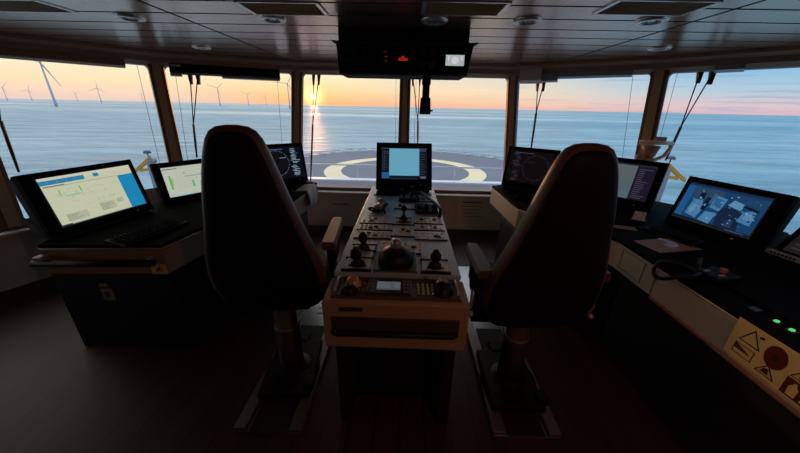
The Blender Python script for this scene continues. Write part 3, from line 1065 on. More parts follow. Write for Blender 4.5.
# y here runs away from the camera: left on the sheet is +y
outline([(.285, .004), (.215, .004), (.25, .058)], .004, sign_blk, 'warning_triangle')
flat([(.232, .05), (.218, .056), (.214, .048), (.228, .043)], sign_blk, 'triangle_mark')
flat([(.29, -.012), (.225, -.034), (.29, -.034)], sign_red, 'red_wedge')
outline([(.29, -.012), (.222, -.012), (.222, -.05), (.29, -.05)], .0025, sign_blk, 'wedge_border')
flat([(.165+.034*math.cos(a_*PI/14), .018+.040*math.sin(a_*PI/14)) for a_ in range(28)], sign_red, 'red_disc')
flat([(.165+.009*math.cos(a_*PI/8), .018+.011*math.sin(a_*PI/8)) for a_ in range(16)], sign_blk, 'disc_hub', .001)
outline([(.20, -.056), (.14, -.056), (.17, -.018)], .003, sign_blk, 'warning_triangle')
flat([(.185, -.05), (.16, -.05), (.165, -.03), (.178, -.034)], sign_red, 'triangle_mark')
outline([(.11, .0), (.03, .0), (.07, .056)], .003, sign_blk, 'warning_triangle')
flat([(.09, .006), (.055, .006), (.06, .034), (.08, .036)], sign_red, 'triangle_mark')
flat([(.115, -.066), (.0, -.066), (.0, -.006), (.115, -.006)], sign_red, 'extinguisher_panel')
flat([(.098, -.060), (.074, -.060), (.072, -.032), (.080, -.022), (.082, -.014), (.090, -.014), (.092, -.022), (.1, -.032)], sign_yel, 'extinguisher_symbol', .001)
flat([(.06, -.06), (.014, -.06), (.01, -.04), (.022, -.046), (.026, -.024), (.038, -.038), (.046, -.018), (.056, -.034)], sign_yel, 'flame_symbol', .001)
flat([(-.02, -.064), (-.13, -.064), (-.13, -.008), (-.02, -.008)], sign_red, 'red_panel')
outline([(-.02, .004), (-.10, .004), (-.06, .058)], .003, sign_blk, 'warning_triangle')
flat([(-.17-.05*0+.03*math.cos(a_*PI/12), .02+.036*math.sin(a_*PI/12)) for a_ in range(24)], sign_red, 'red_disc')

# ================================================================== MONITORS
SCR = {}
def screen_part(parent, w, h, items, base, loc, rot, off=0, name='screen'):
    """a lit panel; items are (u0, v0, u1, v1, colour) or (points, colour) with v up"""
    mats, idx = [], {}
    def mi(c):
        if c not in idx:
            idx[c] = len(mats)
            mats.append(emis('screen_%d_%d_%d' % c, c, .85))
        return idx[c]
    bm = bmesh.new()
    def poly(pts, d, c):
        vs = [bm.verts.new(((u-.5)*w, -d, (v-.5)*h)) for u, v in pts]
        f = bm.faces.new(vs); f.material_index = mi(c)
    # base slab
    vs = [bm.verts.new(((u-.5)*w, y, (v-.5)*h)) for y in (0, .004) for u, v in ((0, 0), (1, 0), (1, 1), (0, 1))]
    for f in ((0, 1, 2, 3), (7, 6, 5, 4), (0, 4, 5, 1), (1, 5, 6, 2), (2, 6, 7, 3), (3, 7, 4, 0)):
        bm.faces.new([vs[i] for i in f]).material_index = mi(base)
    for k, it in enumerate(items):
        d = .0006+.00002*k
        if len(it) == 5:
            u0, v0, u1, v1, c = it
            poly([(u0, v0), (u1, v0), (u1, v1), (u0, v1)], d, c)
        else: poly(it[0], d, it[1])
    mb = MB(); mb.bm.free(); mb.bm = bm
    return mb.build(name, mats, parent, loc, rot)
def monitor(name, label, c, yaw, tilt, w, h, bz, items, base, deep=.13, foot=True, desk=DESK):
    """c: centre of the screen; bz: bezel left, right, bottom, top"""
    t = thing(name, label, 'monitor', (c[0], c[1], desk), rad(yaw))
    z = c[2]-desk
    rot = (-rad(tilt), 0, 0)
    l, r, b, tp = bz
    b = min(b, z/math.cos(rad(tilt))-h/2-.004)
    cx, cz = (r-l)/2, (tp-b)/2
    W_, H_ = w+l+r, h+b+tp
    mb = MB()
    def rect(wd, hh, y, dz=0): return [(cx-wd/2, y, cz-hh/2+dz), (cx+wd/2, y, cz-hh/2+dz), (cx+wd/2, y, cz+hh/2+dz), (cx-wd/2, y, cz+hh/2+dz)]
    mb.loft([rect(W_-.008, H_-.008, -.004), rect(W_, H_, 0), rect(W_, H_, .045), rect(W_*.9, H_*.74, deep, .02)], smooth=False)
    hs = mb.build('housing', housing, t, (0, 0, z), rot)
    mb = MB()
    # raised rim round the screen
    for (x0, z0, x1, z1) in ((-w/2-.008, h/2, w/2+.008, h/2+.008), (-w/2-.008, -h/2-.008, w/2+.008, -h/2), (-w/2-.008, -h/2, -w/2, h/2), (w/2, -h/2, w/2+.008, h/2)):
        mb.box(((x0+x1)/2, -.005, (z0+z1)/2), (x1-x0, .006, z1-z0))
    mb.build('screen_rim', black_gl, hs)
    screen_part(hs, w, h, items, base, (0, -.0065, 0), (0, 0, 0))
    mb = MB(); mb.box((w*.35, -.006, -h/2-b*.55), (.014, .005, .008), bev=.002)
    mb.build('power_button', silver, hs)
    if foot:
        mb = MB()
        zb = z-(h/2+b)*math.cos(rad(tilt))
        yb = -(h/2+b)*math.sin(rad(tilt))
        ht = max(zb, .01)
        mb.prism([(-W_*.46+cx, yb+.012, 0), (-W_*.46+cx, yb+deep+.05, 0), (-W_*.46+cx, yb+deep+.075, ht+.09), (-W_*.46+cx, yb+.024, ht+.01)], (W_*.92, 0, 0))
        mb.build('foot', black_pl, t)
    return t
rn = random.Random(3)
PALE, GRID, BLUE, GREEN, DK = (205, 208, 178), (176, 184, 160), (46, 132, 178), (110, 180, 110), (60, 66, 60)
itA = [(0, .93, 1, 1, (214, 212, 190)), (.0, .855, .44, .945, BLUE), (.54, .87, .60, .945, BLUE), (.80, .0, 1, .80, (30, 138, 190)), (.0, .80, .8, .81, (150, 158, 140)), (.02, .815, .22, .83, (90, 96, 84))]
for k in range(4): itA.append((.075+.09*k, .86, .078+.09*k, .94, (120, 172, 196)))
for k in range(26):
    u, v = rn.uniform(.06, .72), rn.uniform(.12, .72)
    itA.append((u, v, u+rn.uniform(.02, .10), v+.008, (182, 188, 166)))
for k in range(10):
    u, v = .10+.06*k, rn.choice((.35, .52, .6))
    itA.append((u, v, u+.025, v+.06, (190, 198, 170)))
for (u, v) in ((.13, .60), (.34, .62)): itA.append((u, v, u+.012, v+.12, GREEN))
itA += [(.17, .56, .33, .60, (168, 200, 160)), (.08, .06, .30, .22, (184, 188, 164)), (.45, .10, .63, .28, (184, 190, 166)), (.66, .20, .74, .30, (178, 184, 160)), (0, 0, .10, .025, DK), (.1, 0, .8, .012, (150, 158, 140))]
for k in range(5): itA.append((.09, .075+.028*k, .09+rn.uniform(.08, .19), .083+.028*k, (130, 136, 120)))
for k in range(6): itA.append((.46, .115+.026*k, .46+rn.uniform(.08, .16), .123+.026*k, (130, 136, 120)))
monitor('chart_monitor', 'big left monitor showing a pale green page with blue panels', (-1.951, 1.795, 1.105), 78, 12.5, .48, .276, (.06, .035, .055, .035), itA, PALE, .16)
itB = [(0, .9, 1, 1, (190, 196, 186)), (.01, .92, .3, .945, (96, 110, 96)), (0, 0, 1, .03, (150, 205, 215))]
for k in range(7): itB.append((.22, .80-.09*k, .98, .808-.09*k, (168, 178, 160)))
for k in range(8): itB.append((.26+.1*k, .2, .263+.1*k, .86, (170, 180, 164)))
itB += [(.09, .25, .13, .72, GREEN), (.13, .36, .16, .62, (140, 190, 130)), (.53, .25, .58, .48, (112, 186, 104)), (.42, .62, .95, .66, (150, 170, 160)), (.40, .70, .44, .80, (150, 190, 150)), (.7, .25, .74, .40, (120, 188, 110))]
monitor('status_monitor', 'left corner monitor showing a pale grid with green bars, half behind the left chair', (-1.76, 2.363, 1.068), 56, 12.8, .34, .227, (.045, .04, .07, .04), itB, (196, 202, 184), .13)
def radar_items(mirror, dim):
    it = []
    f = (lambda u: 1-u) if mirror else (lambda u: u)
    cw = (170, 190, 205) if not dim else (50, 44, 45)
    cb = (80, 130, 190) if not dim else (70, 76, 96)
    for k in range(44):
        a = 2*PI*k/44
        u, v = .36+.30*math.cos(a), .50+.40*math.sin(a)
        it.append((f(u)-.006, v-.008, f(u)+.006, v+.008, cw if k % 3 else cb))
    for k in range(36 if dim else 0):
        a0, a1 = 2*PI*k/36, 2*PI*(k+1)/36
        R0, R1 = .275, .268
        it.append(([(f(.36+R0*math.cos(a0)), .5+.38*math.sin(a0)), (f(.36+R1*math.cos(a0)), .5+.365*math.sin(a0)), (f(.36+R1*math.cos(a1)), .5+.365*math.sin(a1)), (f(.36+R0*math.cos(a1)), .5+.38*math.sin(a1))], cb if not dim else (38, 33, 35)))
    for k in range(30):
        u, v = rn.uniform(.70, .78), .06+.03*k
        if .40 < v < .47: continue
        c = cw if k % 4 else cb
        if mirror: it.append((1-u-rn.uniform(.06, .18), v, 1-u, v+.011, c))
        else: it.append((u, v, u+rn.uniform(.06, .20), v+.012, c))
    it.append((.10, .93, .55, .945, cb)); it.append((.45, .66, .60, .67, cw)); it.append((.1, .08, .3, .09, cw))
    return it
monitor('radar_monitor', 'dark radar monitor with white readouts right of the left chair', (-1.222, 2.941, 1.115), 38, 13, .40, .30, (.03, .028, .05, .035), radar_items(False, False), (13, 15, 20), .12)
monitor('radar_monitor', 'almost black radar monitor with faint ring left of the right chair', (1.18, 2.923, 1.134), -35.4, 13, .40, .30, (.03, .03, .05, .035), radar_items(True, True), (16, 11, 13), .12)
itC = [(.0, 0, 1, 1, (18, 22, 32)), (.175, .12, .825, .99, (106, 170, 196)), (.02, .03, .18, .22, (40, 92, 150)), (.22, .0, .78, .05, (30, 40, 56)), (.0, .985, 1, 1, (60, 90, 110))]
for k in range(11):
    itC.append((.03, .30+.058*k, .03+rn.uniform(.05, .13), .318+.058*k, (62, 70, 92)))
    itC.append((.83, .08+.08*k, .83+rn.uniform(.06, .14), .10+.08*k, (58, 62, 84)))
itC += [(.85, .04, .97, .10, (92, 100, 120)), (.83, .90, .97, .97, (60, 60, 90))]
monitor('conning_monitor', 'monitor with light blue square screen at the far end of the centre console', (-.023, 2.850, 1.152), 2.5, 27, .435, .30, (.045, .045, .09, .055), itC, (18, 22, 32), .12, True, .907)
itD = [(0, 0, .70, .96, (84, 100, 108)), (.70, 0, 1, 1, (28, 24, 40)), (0, .96, 1, 1, (40, 38, 52)), (0, .55, .7, .96, (92, 100, 103)), (.02, .03, .68, .20, (80, 104, 116))]
for k in range(15): itD.append((.74, .06+.058*k, .74+rn.uniform(.08, .22), .078+.058*k, (70, 72, 96) if k % 3 else (84, 74, 90)))
monitor('chart_monitor', 'grey map monitor with dark menu strip right of the right chair', (1.819, 2.551, 1.115), -50.3, 12, .42, .28, (.04, .05, .08, .04), itD, (84, 100, 108), .12)
# camera picture: bluish view of a cabin with seats
NB, MBL, LB_, VD = (22, 64, 106), (40, 92, 138), (74, 124, 166), (12, 26, 46)
itE = [(0, .0, 1, .06, (16, 26, 40)), (0, .94, 1, 1, (20, 46, 80)), (.0, .06, .10, .94, (30, 86, 138)),
       ([(.10, .94), (.48, .94), (.52, .70), (.14, .60)], (40, 70, 100)),
       ([(.13, .16), (.30, .10), (.33, .40), (.27, .62), (.16, .58)], LB_), ([(.2, .62), (.28, .64), (.28, .80), (.21, .80)], VD),
       ([(.16, .22), (.22, .2), (.24, .44), (.18, .46)], (96, 144, 180)), ([(.30, .36), (.36, .34), (.38, .72), (.31, .7)], VD),
       ([(.40, .46), (.54, .42), (.56, .76), (.42, .80)], LB_), ([(.42, .52), (.52, .50), (.53, .70), (.43, .74)], (40, 92, 140)),
       ([(.34, .08), (.50, .04), (.52, .36), (.38, .34)], (74, 128, 172)), ([(.56, .05), (.84, .05), (.80, .50), (.60, .62), (.53, .42)], (20, 36, 60)),
       ([(.60, .62), (.76, .56), (.78, .72), (.64, .78)], (94, 142, 178)), ([(.78, .30), (.94, .26), (.93, .66), (.80, .56)], (66, 120, 164)),
       ([(.82, .40), (.92, .36), (.91, .56), (.84, .52)], (88, 136, 174)), ([(.58, .80), (.98, .70), (.98, .93), (.58, .93)], (28, 66, 104)),
       ([(.76, .66), (.94, .60), (.95, .66), (.77, .72)], VD), ([(.66, .10), (.76, .10), (.75, .30), (.68, .28)], (34, 60, 92)),
       ([(.36, .56), (.40, .55), (.44, .82), (.38, .84)], (60, 90, 120))]
for k in range(60):
    u, v = rn.uniform(.12, .95), rn.uniform(.1, .88)
    du, dv = rn.uniform(.008, .03), rn.uniform(.008, .04)
    itE.append(([(u, v), (u+du, v-dv*.3), (u+du, v+dv), (u, v+dv)], rn.choice((LB_, VD, MBL, (130, 170, 196)))))
for k in range(9): itE.append((.72+.025*k, .02, .735+.025*k, .04, (80, 110, 150)))
monitor('camera_monitor', 'big right monitor showing a dim blue camera picture', (2.037, 1.913, 1.081), -75.5, 14, .428, .246, (.035, .07, .075, .04), itE, NB, .16)
itF = [(0, .85, 1, 1, (46, 44, 46))]+[(.06, .1+.12*k, .06+rn.uniform(.2, .7), .13+.12*k, (58, 56, 58)) for k in range(6)]
monitor('touch_panel', 'tilted dark touch panel with silver lower edge at the right frame edge', (2.26, 1.44, 1.03), -78, 40, .34, .24, (.03, .03, .02, .03), itF, (32, 29, 31), .04)
tp_ = [o for o in bpy.data.objects if o.name == 'touch_panel'][0]
mb = MB(); mb.box((0, -.10, .02), (.44, .03, .028), bev=.006)
mb.build('silver_edge', silver, tp_)
mb = MB()
for k in range(7): mb.box((-.19+.016*k, -.116, .022), (.010, .003, .012))
mb.build('key_row', sign_blk, tp_)

def keyboard(label, loc, rz, w=.40, d=.15):
    t = thing('keyboard', label, 'keyboard', loc, rz)
    mb = MB(); mb.prism([(-w/2, -d/2, 0), (-w/2, d/2, 0), (-w/2, d/2, .028), (-w/2, -d/2, .012)], (w, 0, 0), bev=.003)
    mb.build('key_tray', black_pl, t)
    mb = MB()
    for j in range(5):
        for i in range(14):
            yy = -d/2+.022+j*(d-.04)/4
            mb.box((-w/2+.03+i*(w-.06)/13, yy, .017+.016*(yy+d/2)/d+.004), (.019, .018, .008), bev=.002, seg=1)
    mb.build('keys', mat('dark_keys', (20, 16, 17), .7, spec=.1), t)
    return t
keyboard('black keyboard on the left console below the pale green chart monitor', (-1.56, 1.66, DESK), rad(78))
keyboard('black keyboard on the right console below the camera-view monitor', (1.74, 1.84, DESK), rad(-76), .30, .11)
keyboard('small black keyboard on the console below the radar monitor left of the right chair', (1.10, 2.62, DESK), rad(-36), .24, .10)
keyboard('small black keyboard on the console below the radar monitor right of the left chair', (-1.14, 2.60, DESK), rad(38), .24, .10)

# small things lying on the side consoles
mb = MB()
def sheet(name, label, cat, loc, rz, w, d, m, group=None, h=.002):
    mb = MB(); mb.box((0, 0, h/2), (w, d, h))
    o = mb.build(name, m, None, loc, (0, 0, rz))
    return tag(o, label, cat, group)
sheet('paper_sheet', 'large tan paper sheet lying on the right console beside the right chair', 'paper', (1.60, 1.70, DESK), rad(12), .30, .17, mat('tan_paper', (176, 142, 112), .6, var=(9, .06)))
sheet('paper_sheet', 'small tan paper lying behind the large sheet on the right console', 'paper', (1.535, 1.98, DESK), rad(-20), .13, .07, mat('tan_paper', (176, 142, 112), .6))
# white crescent standing in for the highlight on the paper
mb = MB()
arc = []
for k in range(15):
    a = rad(200+k*11)
    arc.append((a, .055+.012*math.sin(k/14*PI)))
mb.prism([(.075*math.cos(a), .075*math.sin(a), 0) for a, r_ in arc]+[(.012+.046*math.cos(a), .02+.046*math.sin(a), 0) for a, r_ in arc[::-1]], (0, 0, .003))
o = mb.build('highlight_crescent', mat('glossy_white', (214, 226, 236), .12, var=(9, .03)), None, (1.60, 1.735, DESK+.002), (0, 0, rad(60)))
tag(o, 'white crescent imitating a highlight on the large tan paper sheet', 'card')
t = thing('card_holder', 'small white card holder standing behind the tan papers on the right console', 'card holder', (1.72, 2.12, DESK), rad(-40))
mb = MB(); mb.box((0, 0, .008), (.09, .06, .016), bev=.004)
mb.build('base', black_pl, t)
mb = MB(); mb.box((0, .012, .045), (.07, .004, .055), (rad(-25), 0, 0)); mb.box((0, -.018, .022), (.075, .004, .03), (rad(-35), 0, 0))
mb.build('card', mat('glossy_white', (214, 226, 236), .2), t)
mb = MB()
pts = []
for k in range(20):
    a = rad(-30+k*17)
    x_ = 1.385+.085*math.cos(a)
    pts.append((x_, 1.375+.075*math.sin(a), .912-max(0, 1.352-x_)*.9))
mb.tube([(1.62, 1.50, .912)]+pts+[(1.6, 1.40, .912)], .010)
tag(mb.build('coiled_cable', black_pl), 'black cable looped over the front edge of the right console', 'cable')
t = thing('push_button_box', 'small dark box with copper knob beside the looped cable', 'control box', (1.55, 1.33, DESK), rad(10))
mb = MB(); mb.box((0, 0, .012), (.14, .10, .024), bev=.004)
mb.build('case', black_pl, t)
mb = MB(); mb.cyl((.03, .0, .024), (.03, 0, .042), .014)
mb.build('knob', knob_mat, t)
mb = MB(); mb.box((-.04, .02, .026), (.03, .012, .005)); mb.box((-.02, -.03, .026), (.03, .012, .005))
mb.build('buttons', silver, t)
# printed sheet folded over the end of the left console
mb = MB()
n_ = 9
pa, pb = [], []
for k in range(n_):
    y = 2.70+.30*k/(n_-1)
    x = -.945+.015*(3.06-y)
    w_ = .006*math.sin(k*1.7)
    pa.append((x-.16, y, DESK+.003)); pb.append((x, y, DESK+.006))
rows = [[(-.93-.10+.0*k, 2.68+.27*k/(n_-1), DESK+.004) for k in range(n_)], [(-.925, 2.70+.27*k/(n_-1), DESK+.006+.003*math.sin(k)) for k in range(n_)],
        [(-.908+.006*math.sin(k*1.3), 2.70+.26*k/(n_-1), DESK-.05) for k in range(n_)], [(-.906+.008*math.sin(k*1.3+.6), 2.71+.25*k/(n_-1), DESK-.155+.012*math.sin(k*.9)) for k in range(n_)]]
bm = bmesh.new()
G = [[bm.verts.new(p) for p in r] for r in rows]
for a_ in range(3):
    for k in range(n_-1): bm.faces.new((G[a_][k], G[a_][k+1], G[a_+1][k+1], G[a_+1][k])).smooth = True
bmesh.ops.recalc_face_normals(bm, faces=bm.faces)
bmesh.ops.solidify(bm, geom=bm.faces[:], thickness=.002)
mb.bm.free(); mb.bm = bm
tag(mb.build('draped_paper', paper), 'crumpled white paper draped over the end of the left console by the front wall', 'paper')

# ================================================================== CENTRE CONSOLE
CX = -.03
cc = thing('centre_console', 'long narrow manoeuvring console with blue-grey top between the two chairs', 'console', (CX, 0, 0))
mb = MB()
mb.box((0, 2.09, .755), (.60, 1.66, .26), bev=.01)
mb.box((0, 1.155, .755), (.635, .20, .25), bev=.012)
mb.build('cream_body', mat('shaded_cream_paint', (138, 116, 92), .5, var=(6, .06)), cc)  # console cream again, with the shade put into its colour
mb = MB()
mb.box((-.272, 2.02, .312), (.055, 1.72, .622), bev=.006); mb.box((.272, 2.02, .312), (.055, 1.72, .622), bev=.006)
mb.build('side_panel', dark_base, cc)
mb = MB(); mb.box((0, 2.08, .31), (.49, 1.50, .618))
mb.build('inner_cabinet', black_pl, cc)
# drawer pull slot across the front: a flat dark plate paints the recess shade
mb = MB(); mb.box((0, 1.0535, .757), (.555, .012, .095), bev=.005)
slot = mb.build('recess_shade_plate', mat('recess_shade', (58, 44, 36), .6), cc)
mb = MB(); mb.tube([(-.265, 1.05, .735), (-.25, 1.03, .735), (.25, 1.03, .735), (.265, 1.05, .735)], .013)
mb.build('pull_bar', black_pl, slot)
mb = MB(); mb.box((-.19, 1.052, .845), (.10, .004, .018))
mb.build('name_plate', mat('dark_plate', (60, 48, 40), .5), cc)
mb = MB(); mb.box((0, 2.10, .893), (.612, 1.70, .026), bev=.005)
mb.build('top_plate', console_top, cc)
# front control strip
mb = MB(); mb.box((0, 1.160, .884), (.565, .165, .016), bev=.007)
strip = mb.build('control_strip', mat('strip_bronze', (92, 76, 64), .35, metal=.3, var=(10, .06)), cc)
mb = MB(); mb.box((-.035, 1.158, .895), (.20, .115, .010), bev=.003)
dp = mb.build('display_frame', mat('dark_bezel', (52, 46, 44), .4), strip)
screen_part(cc, .105, .062, [(.02, .04, .98, .10, (46, 50, 52)), (.6, .1, .75, .9, (76, 82, 86))], (86, 92, 94), (-.035, 1.157, .9015), (rad(-88), 0, 0), name='small_display')
mb = MB()
for s_ in (-1, 1):
    for k in range(4):
        for j in range(1 if s_ < 0 else 2):
            mb.box((-.035+s_*(.070+.016*j), 1.112+.028*k, .902), (.011, .013, .006), bev=.002, seg=1)
mb.build('soft_keys', mat('key_grey', (128, 120, 106), .5), strip)
mb = MB()
for i in range(4):
    for j in range(4):
        mb.box((.098+.021*i, 1.112+.023*j, .896), (.010, .011, .010), bev=.003, seg=1)
tag(mb.build('keypad', mat('key_green_grey', (150, 152, 128), .5, emit=(120, 140, 70), estr=.05), strip), 'pale green lit keypad')
mb = MB()
for i in range(3):
    for j in range(2): mb.box((-.165+.017*i, 1.125+.05*j, .896), (.011, .013, .008), bev=.002, seg=1)
mb.build('soft_keys', mat('key_grey', (128, 120, 106), .5), strip)
for s_ in (-1, 1):
    mb = MB(); mb.tube([(s_*.268, 1.10, .897), (s_*.268, 1.12, .912), (s_*.268, 1.20, .912), (s_*.268, 1.22, .897)], .006)
    mb.build('grab_loop', silver, strip)
def rotary(nm, x, y, r, h, m, parent, z=.892):
    mb = MB()
    mb.lathe([(r*1.5, z), (r*1.45, z+.006), (r*1.05, z+.008), (r, z+h*.8), (r*.85, z+h), (.001, z+h)], Matrix.Translation((x, y, 0)), 20)
    mb.box((x, y, z+h), (r*.3, r*1.6, .008), (0, 0, .5), bev=.002, seg=1)
    return mb.build(nm, m, parent)
tag(rotary('selector_knob', -.20, 1.175, .028, .03, knob_mat, strip), 'selector knob with orange light in its colour')
rotary('selector_knob', -.205, 1.115, .026, .03, black_pl, strip)
k_ = rotary('selector_knob', .205, 1.135, .033, .05, black_pl, strip)
mb = MB(); mb.tube([(.20, 1.14, .94), (.175, 1.165, .962)], .005)
mb.build('pointer', silver, k_)
rotary('selector_knob', .235, 1.19, .012, .014, black_pl, strip)
# button modules let into the top
def module(x0, x1, y0, y1, rows, cols, seed, m=module_mat):
    r_ = random.Random(seed)
    mb = MB(); mb.box(((x0+x1)/2, (y0+y1)/2, .9085), (x1-x0, y1-y0, .007), bev=.002)
    pl = mb.build('button_panel', m, cc)
    mb = MB(); mb.box(((x0+x1)/2, y0-.004, .909), (x1-x0+.02, .008, .008))
    mb.build('dark_edge', black_pl, pl)
    mb = MB()
    for j in range(rows):
        for i in range(cols):
            if r_.random() < .22: continue
            mb.box((x0+(i+.5)*(x1-x0)/cols, y0+(j+.5)*(y1-y0)/rows, .914), (.014, .012, .008), bev=.002, seg=1)
    mb.build('buttons', r_.choice((mat('key_pale', (236, 236, 236), .45), mat('key_mid', (196, 192, 188), .45))), pl)
    mb = MB()
    for i in range(2):
        mb.box((x0+r_.uniform(.2, .8)*(x1-x0), y0+r_.uniform(.3, .7)*(y1-y0), .915), (.028, .016, .010), bev=.003, seg=1)
    mb.build('rocker_switch', black_pl, pl)
module(-.27, -.06, 1.66, 1.77, 2, 7, 1)
module(-.27, -.06, 1.79, 1.88, 2, 7, 2)
module(-.27, -.06, 1.91, 2.03, 2, 6, 3)
module(.10, .28, 1.66, 1.78, 2, 6, 4)
module(.10, .28, 1.81, 1.90, 2, 6, 5)
module(.10, .28, 1.93, 2.06, 2, 6, 6)
module(-.045, .085, 1.90, 2.08, 3, 3, 7)
module(-.045, .085, 1.70, 1.86, 3, 4, 8)
module(-.11, .14, 1.47, 1.62, 2, 6, 9)
module(-.25, -.07, 2.62, 2.72, 2, 5, 10)
module(-.05, .10, 2.24, 2.36, 2, 4, 11)
module(.05, .27, 2.45, 2.60, 2, 5, 12)
def lever(x, y, lean, r, plate, sc=1.0, py=0.0):
    root = MB()
    root.box((x, y+py, .911), (plate[0], plate[1], .010), bev=.003)
    pl = root.build('lever_plate', module_mat, cc)
    mb = MB(); mb.box((x, y+py-plate[1]/2-.004, .912), (plate[0]+.02, .012, .014), bev=.002)
    mb.build('dark_edge', black_pl, pl)
    mb = MB(); mb.box((x, y+py+.02, .914), (plate[0]+.02, .010, .012), bev=.002)
    mb.build('dark_edge', black_pl, pl)
    mb = MB()
    mb.lathe([(r*1.15, .914), (r*1.1, .925), (r*.55, .945), (r*.42, .955)], Matrix.Translation((x, y, 0)), 20)
    mb.build('boot', dark_rubber, pl)
    mb = MB()
    tip = V((x+lean[0], y+lean[1], .955+.075*sc))
    mb.tube([(x, y, .94), V((x, y, .94)).lerp(tip, .5), tip], [r*.36, r*.30, r*.30])
    mb.sph(tip, r*.92, (1, .9, 1.15)); mb.box(tip+V((0, 0, r*.9)), (r*.9, r*.7, r*.7), bev=.006)
    mb.build('lever_knob', black_pl, pl)
    mb = MB(); mb.tube([(x-r*1.3, y-.015, .920), (x-r*1.2, y-.03, .926), (x-r*.6, y-.035, .926)], .004)
    mb.build('guard_loop', black_pl, pl)
    mb = MB(); mb.tube([(x+r*.6, y-.035, .926), (x+r*1.2, y-.03, .926), (x+r*1.3, y-.015, .920)], .004)
    mb.build('guard_loop', black_pl, pl)
lever(-.195, 1.50, (0, -.02), .028, (.12, .10), .45, .03)
lever(-.20, 1.32, (-.006, -.01), .032, (.125, .20), .28, .05)
lever(.185, 1.32, (.0, -.01), .030, (.125, .20), .28, .05)
lever(.02, 1.99, (.0, .0), .022, (.09, .10), .5)
# big hooded joystick in the middle of the top
mb = MB()
mb.lathe([(.092, .908), (.092, .928), (.084, .952), (.066, .972), (.040, .986), (.030, .990)], Matrix.Translation((-.012, 1.375, 0)) , 28)
jb = mb.build('joystick_boot', black_pl, cc)
mb = MB()
mb.lathe([(.026, .985), (.028, .995), (.025, 1.020), (.017, 1.034), (.001, 1.036)], Matrix.Translation((-.012, 1.375, 0)), 20)
tag(mb.build('joystick_cap', mat('grey_cap', (160, 150, 146), .3, metal=.5), jb), 'shiny grey cap')
mb = MB(); mb.box((-.012, 1.375, .908), (.215, .215, .010), bev=.004)
mb.build('joystick_plate', mat('dark_bezel', (52, 46, 44), .4), jb)
# things on the far end of the top
t = thing('radio_handset', 'grey telephone handset lying at the left of the centre console', 'handset', (-.20, 2.26, .906), rad(-8))
mb = MB(); mb.box((0, 0, .02), (.05, .19, .032), bev=.010); mb.box((0, .075, .03), (.056, .05, .05), bev=.012); mb.box((0, -.075, .028), (.056, .05, .045), bev=.012)
mb.build('grip', mat('handset_grey', (150, 142, 138), .4, var=(9, .05)), t)
mb = MB(); mb.box((0, .0, .006), (.085, .22, .012), bev=.004)
mb.build('cradle', black_pl, t)
mb = MB()
pts = []
for k in range(26):
    a = rad(k*17)
    pts.append((-.255+.035*math.cos(a)+.0012*k, 2.13+.04*math.sin(a)+.002*k, .918+.014*abs(math.sin(a*.5))))
mb.tube(pts+[(-.20, 2.12, .918), (-.16, 2.17, .918), (-.15, 2.12, .918)], .008)
tag(mb.build('coiled_cable', black_pl), 'black coiled cord lying in front of the grey handset', 'cable')
mb = MB()
mb.tube([(.06, 2.60, .93), (.14, 2.56, .955), (.20, 2.42, .945), (.245, 2.25, .95), (.262, 2.12, .95), (.25, 2.06, .918)], .014)
tag(mb.build('black_cable', black_gl), 'thick black cable arching along the right edge of the centre console', 'cable')
t = thing('trackball_unit', 'black trackball unit on the right of the centre console below the cable', 'trackball', (.16, 2.20, .906), rad(3))
mb = MB(); mb.prism([(-.085, -.07, 0), (-.085, .07, 0), (-.085, .07, .042), (-.085, -.07, .022)], (.17, 0, 0), bev=.004)
mb.build('case', black_pl, t)
mb = MB(); mb.sph((.0, .01, .034), .026)
mb.build('ball', black_gl, t)
mb = MB(); mb.box((-.055, 0, .035), (.03, .05, .006), (rad(8), 0, 0), bev=.002); mb.box((.055, 0, .035), (.03, .05, .006), (rad(8), 0, 0), bev=.002)
mb.build('button', desk_mat, t)
t = thing('desk_microphone', 'black gooseneck microphone cluster below the light blue square screen', 'microphone', (.03, 2.48, .906))
mb = MB(); mb.box((0, 0, .018), (.17, .12, .036), bev=.008)
mb.build('base', black_pl, t)
for dx, dy, h_ in ((-.045, -.01, .10), (.02, .015, .12), (.06, -.02, .085)):
    mb = MB(); mb.tube([(dx, dy, .03), (dx*1.1, dy, h_*.6), (dx*1.3, dy-.02, h_)], .007)
    g = mb.build('gooseneck', black_pl, t)
    mb = MB(); mb.sph((dx*1.3, dy-.022, h_), .016, (1, 1.3, 1))
    mb.build('mic_head', dark_rubber, g)
keyboard('low black keypad under the light blue square screen of the centre console', (-.12, 2.66, .906), 0, .30, .09)
mb = MB(); mb.box((-.12, 2.745, .914), (.30, .016, .014), bev=.004)
tag(mb.build('silver_bar', silver), 'narrow silver bar lying under the light blue square screen', 'bar')

